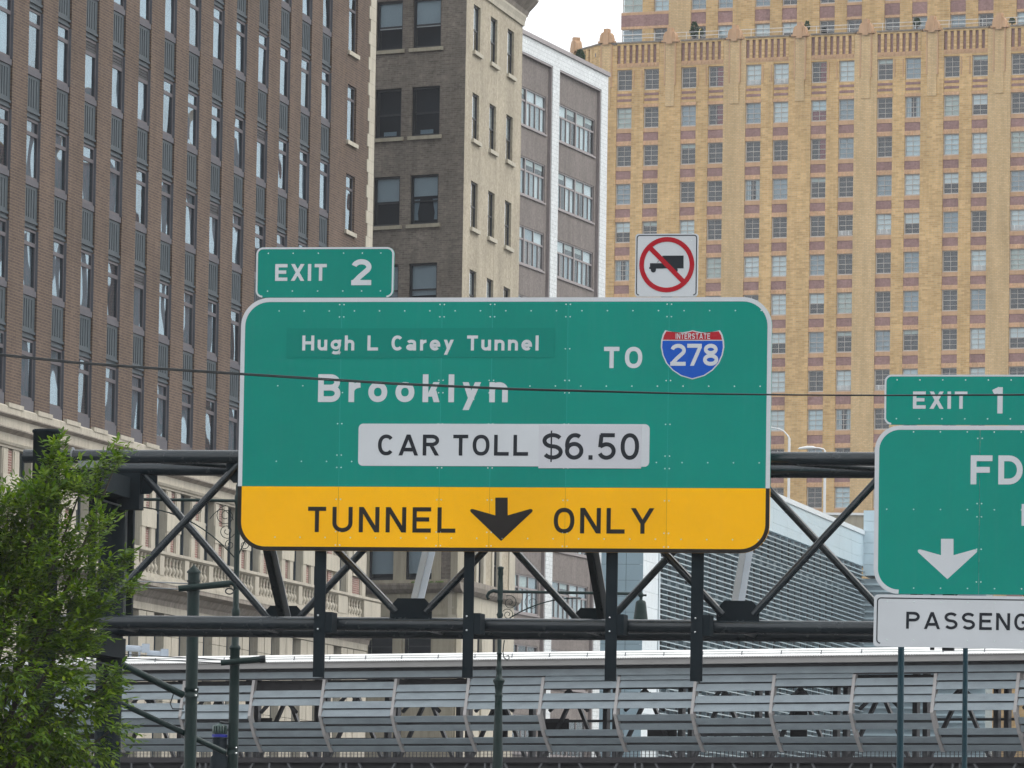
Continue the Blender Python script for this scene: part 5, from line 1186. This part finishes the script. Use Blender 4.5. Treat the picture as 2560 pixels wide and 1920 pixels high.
fP3 = Frame(1250, 128, 0, 1650); q = 128 / FPX
P3_ = fP3.root('lamp_post', 'slender ornate green lamp post with long right arm and bell lantern', 'lamp post')
w3 = lambda px, py: fP3.uz(px, py)
Z = lambda py: w3(1250, py)[1]
def x3(py): return w3(1250, 1650)[0] + 0
xx = w3(1250 - 2, 1650)[0]
pr = [(16*q, 0), (13*q, Z(1915)), (10.5*q, Z(1800)), (9*q, Z(1745)), (10*q, Z(1741)), (10*q, Z(1737)), (8.5*q, Z(1734)), (9*q, Z(1726)), (11*q, Z(1712)), (15*q, Z(1703)), (15*q, Z(1700)), (8*q, Z(1694)), (7*q, Z(1678)), (9*q, Z(1672)), (6*q, Z(1668)), (5.2*q, Z(1636)), (7.5*q, Z(1634)), (5.2*q, Z(1631)), (6*q, Z(1545)), (9*q, Z(1537)), (6*q, Z(1531)), (6*q, Z(1505)), (8*q, Z(1501)), (6.4*q, Z(1497)), (7.4*q, Z(1478)), (7*q, Z(1460)), (6*q, Z(1440)), (7.5*q, Z(1436)), (6.5*q, Z(1425)), (8*q, Z(1421)), (8*q, Z(1418)), (3*q, Z(1416))]
MB().lathe(pr, xx, 0, 16).build('shaft', M['pole_green'], P3_)
MB().path([(xx + (352 * i / 10) * q, 0, Z(1479) + (Z(1490) - Z(1479)) * i / 10 * .0) for i in range(11)], .032, 10).build('arm', M['pole_green'], P3_)
MB().path([(xx, 0, Z(1480)), (xx - 18*q, 0, Z(1477)), (xx - 28*q, 0, Z(1482)), (xx - 33*q, 0, Z(1491)), (xx - 30*q, 0, Z(1498)), (xx - 26*q, 0, Z(1496))], [.04, .04, .038, .034, .028, .016], 8).build('arm_hook', M['pole_green'], P3_)
MB().path([(xx + (3 + 200*t) * q, 0, Z(1560) + (Z(1492) - Z(1560)) * (1 - (1-t)**2.2)) for t in [i/16 for i in range(17)]], .014, 6).build('arm_stay', M['pole_green'], P3_)
MB().path(spiral(xx + 24*q, Z(1506), 19*q, 3*q, 120, -1.7), .008, 5).build('scroll', M['pole_green'], P3_); MB().path(spiral(xx + 20*q, Z(1536), 15*q, 3*q, 150, -1.6), .008, 5).build('scroll', M['pole_green'], P3_)
MB().path(spiral(xx + 80*q, Z(1505), 20*q, 6*q, 100, 1.3), .006, 5).build('scroll', M['pole_green'], P3_)
MB().path([(xx + 12*q, 0, Z(1600)), (xx + 9*q, 0, Z(1630)), (xx + 12*q, 0, Z(1644)), (xx + 20*q, 0, Z(1650)), (xx + 25*q, 0, Z(1645)), (xx + 23*q, 0, Z(1638)), (xx + 18*q, 0, Z(1640))], .012, 6).build('scroll', M['pole_green'], P3_)
lx = xx + 352*q; zl = w3(1602, 1488)[1]
MB().lathe([(3*q, -92*q), (19*q, -90*q), (18*q, -60*q), (13.5*q, -24*q), (12.5*q, -17*q), (10*q, -14*q), (4*q, -12*q), (3.4*q, -6*q), (7*q, -2*q), (7*q, 2*q), (3*q, 8*q), (1.5*q, 14*q), (.5*q, 20*q)], n=16).build('lantern', M['pole_green'], P3_, (lx, 0, zl))
MB().tube((lx - 2*q, 0, zl), (lx + 14*q, 0, zl), .022, n=8).build('arm_tip', M['pole_green'], P3_)

# teal posts under the right sign
for i, (pxa, pxb, w) in enumerate(((2249, 2251, 17), (2410, 2412, 13.5))):
    f = Frame(pxb, 99, 0, 1800); q = 99 / FPX
    o = f.root('signal_post', ('thicker teal steel post just right of the plate\'s left end' if i == 0 else 'thinner teal steel post under the middle of the white plate'), 'post')
    zt = f.z(pxa, 1560); MB().lathe([(w*.62*q, 0), (w*.5*q, f.z(pxb, 1860)), (w*.46*q, zt)], 0, 0, 16).build('shaft', M['post_teal'], o); MB().lathe([(w*.52*q, 0), (w*.52*q, .05), (w*.1*q, .09)], n=16).build('cap', M['post_teal'], o, (0, 0, zt))

# white street lights far behind
for i, (pxp, ybot, ytop, arm) in enumerate(((1972, 1330, 1096, -1), (2062, 1330, 1128, -1))):
    Yl = 452; f = Frame(pxp, Yl, 0, 1200); q = Yl / FPX
    o = f.root('street_light', ('pale curved street light close to the right edge of the main sign' if i == 0 else 'pale street light with its head just above the gantry chord'), 'street light')
    zt = f.z(pxp, ytop); MB().lathe([(5*q, 0), (3.2*q, zt)], 0, 0, 12).build('pole', M['lamp_white'], o)
    if i == 0: pts = [(0, 0, zt), (-3*q, 0, zt + 6*q), (-14*q, 0, zt + 18*q), (-26*q, 0, zt + 24*q), (-42*q, 0, zt + 26*q)]
    else: pts = [(0, 0, zt), (-4*q, 0, zt + 5*q), (-16*q, 0, zt + 8*q), (-22*q, 0, zt + 8*q)]
    MB().path(pts, [2.2*q, 2*q, 1.6*q, 1.5*q, 1.4*q][:len(pts)], 8).build('arm', M['lamp_white'], o)
    hx, hz = pts[-1][0], pts[-1][2]
    MB().path([(hx, 0, hz), (hx - 8*q, 0, hz + 1*q), (hx - 22*q, 0, hz + .5*q), (hx - 42*q, 0, hz - 2*q), (hx - 46*q, 0, hz - 3*q)], [1.5*q, 3.6*q, 4.6*q, 3*q, .8*q], 10).build('lamp_head', M['lamp_white'], o)

# overhead cable crossing in front
pts = [(-900, 795), (-450, 846), (0, 885), (190, 905), (400, 920), (600, 933), (980, 957), (1280, 971), (1700, 983), (2000, 987), (2200, 988), (2560, 986), (3000, 978), (3500, 960)]
for i, dy in enumerate((0, 3.4)):
    P = [at(x, y + dy * min(1, max(.25, abs(x - 2100) / 900.)), 62 + .01 * i) for x, y in pts]
    tag(MB().path(P, .0068, 6).build('overhead_cable', M['cable']), ('upper' if i == 0 else 'lower') + ' of two dark overhead cables slung close together across the signs', 'cable', 'overhead cables')

# ================================================================== shrubs on roofs
def shrub(name, px, py, Y, rpx, hpx, label, n=900, seed=1):
    rs = random.Random(seed); p = at(px, py, Y); q = Y / FPX; e = empty(name, p, label, 'shrub'); mb = MB()
    for _ in range(n):
        th = rs.uniform(0, 6.283); zz = rs.random(); rr_ = rpx*q*math.sqrt(max(0.02, math.sin(min(1, .12 + zz) * 2.6)))*(.55 + .45*rs.random()) * (1.05 - .45*zz)
        c = Vector((rr_*math.cos(th), rr_*math.sin(th), zz*hpx*q)); s = q * rs.uniform(1.2, 2.6)
        a = Vector((rs.uniform(-1,1), rs.uniform(-1,1), rs.uniform(-1,1))).normalized()*s; b = Vector((rs.uniform(-1,1), rs.uniform(-1,1), rs.uniform(-1,1))).normalized()*s
        mb.add([c - a, c + b, c + a, c - b], [(0,1,2,3)])
    mb.build('foliage', M['shrub'], e, kind='stuff'); MB().tube((0,0,-1.2), (0,0,hpx*q*.5), .08, .04, 8).build('stem', M['bark'], e); return e
shrub('clipped_shrub', 1450, 156, 352, 15, 32, 'rounded dark shrub on the white building roof edge', 1500, 2)
shrub('terrace_shrub', 1736, 92, 481, 14, 38, 'tall ragged dark shrub on the tower terrace behind the parapet', 700, 3)
shrub('terrace_shrub', 1752, 88, 481, 9, 18, 'small drooping shrub just right of the tall terrace shrub', 300, 4)
shrub('terrace_shrub', 2018, 74, 478, 9, 22, 'thin green terrace shrub at the second finial from the middle', 250, 5)
shrub('terrace_shrub', 2292, 66, 474, 12, 22, 'bushy green terrace shrub behind the railing near a finial', 400, 6)
shrub('terrace_shrub', 2530, 58, 470, 10, 14, 'low green terrace shrub at the far right of the parapet', 250, 7)
for i, (px, py, h) in enumerate(((1748, 94, 22), (2251, 74, 22))):
    p = at(px, py, 479); q = 479/FPX; e = empty('terrace_spout', p, 'brass curved pipe rising from the parapet, the ' + ('left' if i == 0 else 'right') + ' one of two', 'pipe')
    MB().path([(0,0,-1), (0,0,h*q*.7), (.05,0,h*q*.95), (.16,0,h*q)], .045, 8).build('pipe', M['brass'], e)

# ================================================================== street tree at lower left
rt = random.Random(21); TY = 74.; tq = TY / FPX
tb_ = at(40, 1700, TY)
TR = empty('street_tree', (tb_.x - .8, TY, 0), 'leafy green street tree in front of the left gantry column', 'tree'); TO = Vector((tb_.x - .8, TY, 0))
blobs = [(20,1560,150,150,1.1), (90,1420,110,110,.9), (-60,1380,150,150,1.1), (120,1300,80,95,.7), (200,1230,62,50,.5), (145,1190,45,60,.4), (40,1290,80,70,.7), (-90,1250,120,90,.9), (195,1420,70,80,.7), (262,1450,30,40,.35), (235,1330,45,50,.45), (150,1560,105,110,.9), (215,1520,70,60,.6),
         (60,1720,160,120,1.2), (170,1690,75,90,.8), (200,1600,50,70,.5), (100,1840,120,90,1.), (205,1770,60,50,.6), (170,1850,60,60,.6), (-60,1600,160,200,1.2), (-120,1800,200,160,1.2), (30,1900,150,90,1.1), (10,1480,110,110,.9),
         (250,1180,35,25,.3), (292,1155,22,22,.2), (300,1480,40,28,.3), (270,1700,32,35,.3), (265,1745,35,28,.3), (272,1830,38,32,.35), (250,1880,30,25,.3), (135,1130,18,30,.2), (300,1410,18,32,.25), (100,1240,60,60,.5), (0,1380,90,80,.8)]
cc = at(20, 1650, TY)
leaf = MB(); leaf2 = MB(); big = []
LP = [(0,0,0), (.17,.28,.02), (.21,.50,.015), (.13,.78,-.03), (0,1.,-.10), (-.13,.78,-.03), (-.21,.50,.015), (-.17,.28,.02)]
lm = MB().add([(x, y, z) for x, y, z in LP] + [(0,.5,-.05)], [(0,1,8),(1,2,8),(2,3,8),(3,4,8),(4,5,8),(5,6,8),(6,7,8),(7,0,8)], True)
leaf_me = [lm.mesh('leaf', M['leaf_bright']), lm.mesh('leaf', M['leaf'])]
twigs = MB()
def orient(d, up):
    y = d.normalized(); x = y.cross(up).normalized(); z = x.cross(y); return Matrix((x, y, z)).transposed()
tot = 0
for bx, by, rx, ry, dep in blobs:
    ntw = int(rx * ry / 72.) + 5
    for _ in range(ntw):
        while True:
            v = Vector((rt.uniform(-1,1), rt.uniform(-1,1), rt.uniform(-1,1)))
            if .25 < v.length < 1: break
        base = at(bx + v.x*rx*.82, by - v.z*ry*.82, TY) ; base.y += v.y * dep
        d = (base - cc); d.y *= .6; d = d.normalized() * .55 + Vector((rt.uniform(-.6,.6), rt.uniform(-.6,.6), rt.uniform(-.15,.75))); d.normalize()
        ln = rt.uniform(.16, .34); nl = rt.randint(6, 10)
        droop = Vector((0, 0, -.35)); pts = []
        for i in range(nl):
            t = (i + 1) / nl; p = base + d * ln * t + droop * (ln * t * t * .5); side = 1 if i % 2 else -1
            lat = d.cross(Vector((0,0,1))).normalized() * side
            ld = (d * rt.uniform(.35, .8) + lat * rt.uniform(.5, 1.) + Vector((0,0,rt.uniform(-.55,.12)))) if i < nl - 1 else d
            s = rt.uniform(.07, .125)
            m = orient(ld, Vector((rt.uniform(-.3,.3), rt.uniform(-.5,.1), 1)))
            edge = (v.length > .8) and bx > 60
            big.append((p, m, s, edge))
        twigs.add([base - Vector((.003,0,0)), base + Vector((.003,0,0)), base + d*ln + droop*(ln*.5)], [(0,1,2)])
rt.shuffle(big)
singles = [b for b in big if b[3]][:300]; ids = set(id(b) for b in singles)
for p, m, s, e in singles:
    o = inst('leaf', leaf_me[0 if rt.random() < .6 else 1], TR); o.matrix_basis = Matrix.Translation(p - TO) @ m.to_4x4() @ Matrix.Scale(s, 4)
for b in big:
    if id(b) in ids: continue
    p, m, s, e = b; tgt = leaf2 if rt.random() < .5 else leaf
    tgt.add([p - TO + m @ (Vector(c)*s) for c in LP], [(0,1,2,3),(0,3,4,5),(0,5,6,7)], False)
leaf.build('foliage', M['leaf'], TR, kind='stuff'); leaf2.build('foliage', M['leaf_bright'], TR, kind='stuff')
tw = MB(); tw.v = [tuple(Vector(v) - TO) for v in twigs.v]; tw.f = twigs.f; tw.sm = twigs.sm; tw.build('twigs', M['bark'], TR, kind='stuff')
trk = [Vector((0,0,0)), Vector((.03,0,.8)), Vector((-.02,.05,1.6)), Vector((.06,.02,2.4))]
MB().path(trk, [.16,.12,.105,.09], 10).build('trunk', M['bark'], TR)
for bx, by, rx, ry, dep in blobs[::2]:
    e = at(bx, by, TY) - TO; s = Vector((.05, .02, 2.2 + .2*rt.random())); mid = s.lerp(e, .5) + Vector((rt.uniform(-.15,.15), rt.uniform(-.3,.3), rt.uniform(-.1,.2)))
    MB().path([s, mid, e], [.055, .03, .008], 7).build('branch', M['bark'], TR)

# ================================================================== thin summer haze over the street
hz = bpy.data.materials.new('haze'); hz.use_nodes = True; hn = hz.node_tree; hn.nodes.clear()
ho = hn.nodes.new('ShaderNodeOutputMaterial'); hv = hn.nodes.new('ShaderNodeVolumePrincipled'); hv.inputs['Color'].default_value = (.93, .95, 1, 1); hv.inputs['Density'].default_value = .00013
hn.links.new(hv.outputs[0], ho.inputs['Volume'])
tag(MB().box(-160, 220, -40, 620, -1, 92).build('haze', hz), 'thin pale haze filling the street', 'haze', kind='stuff')
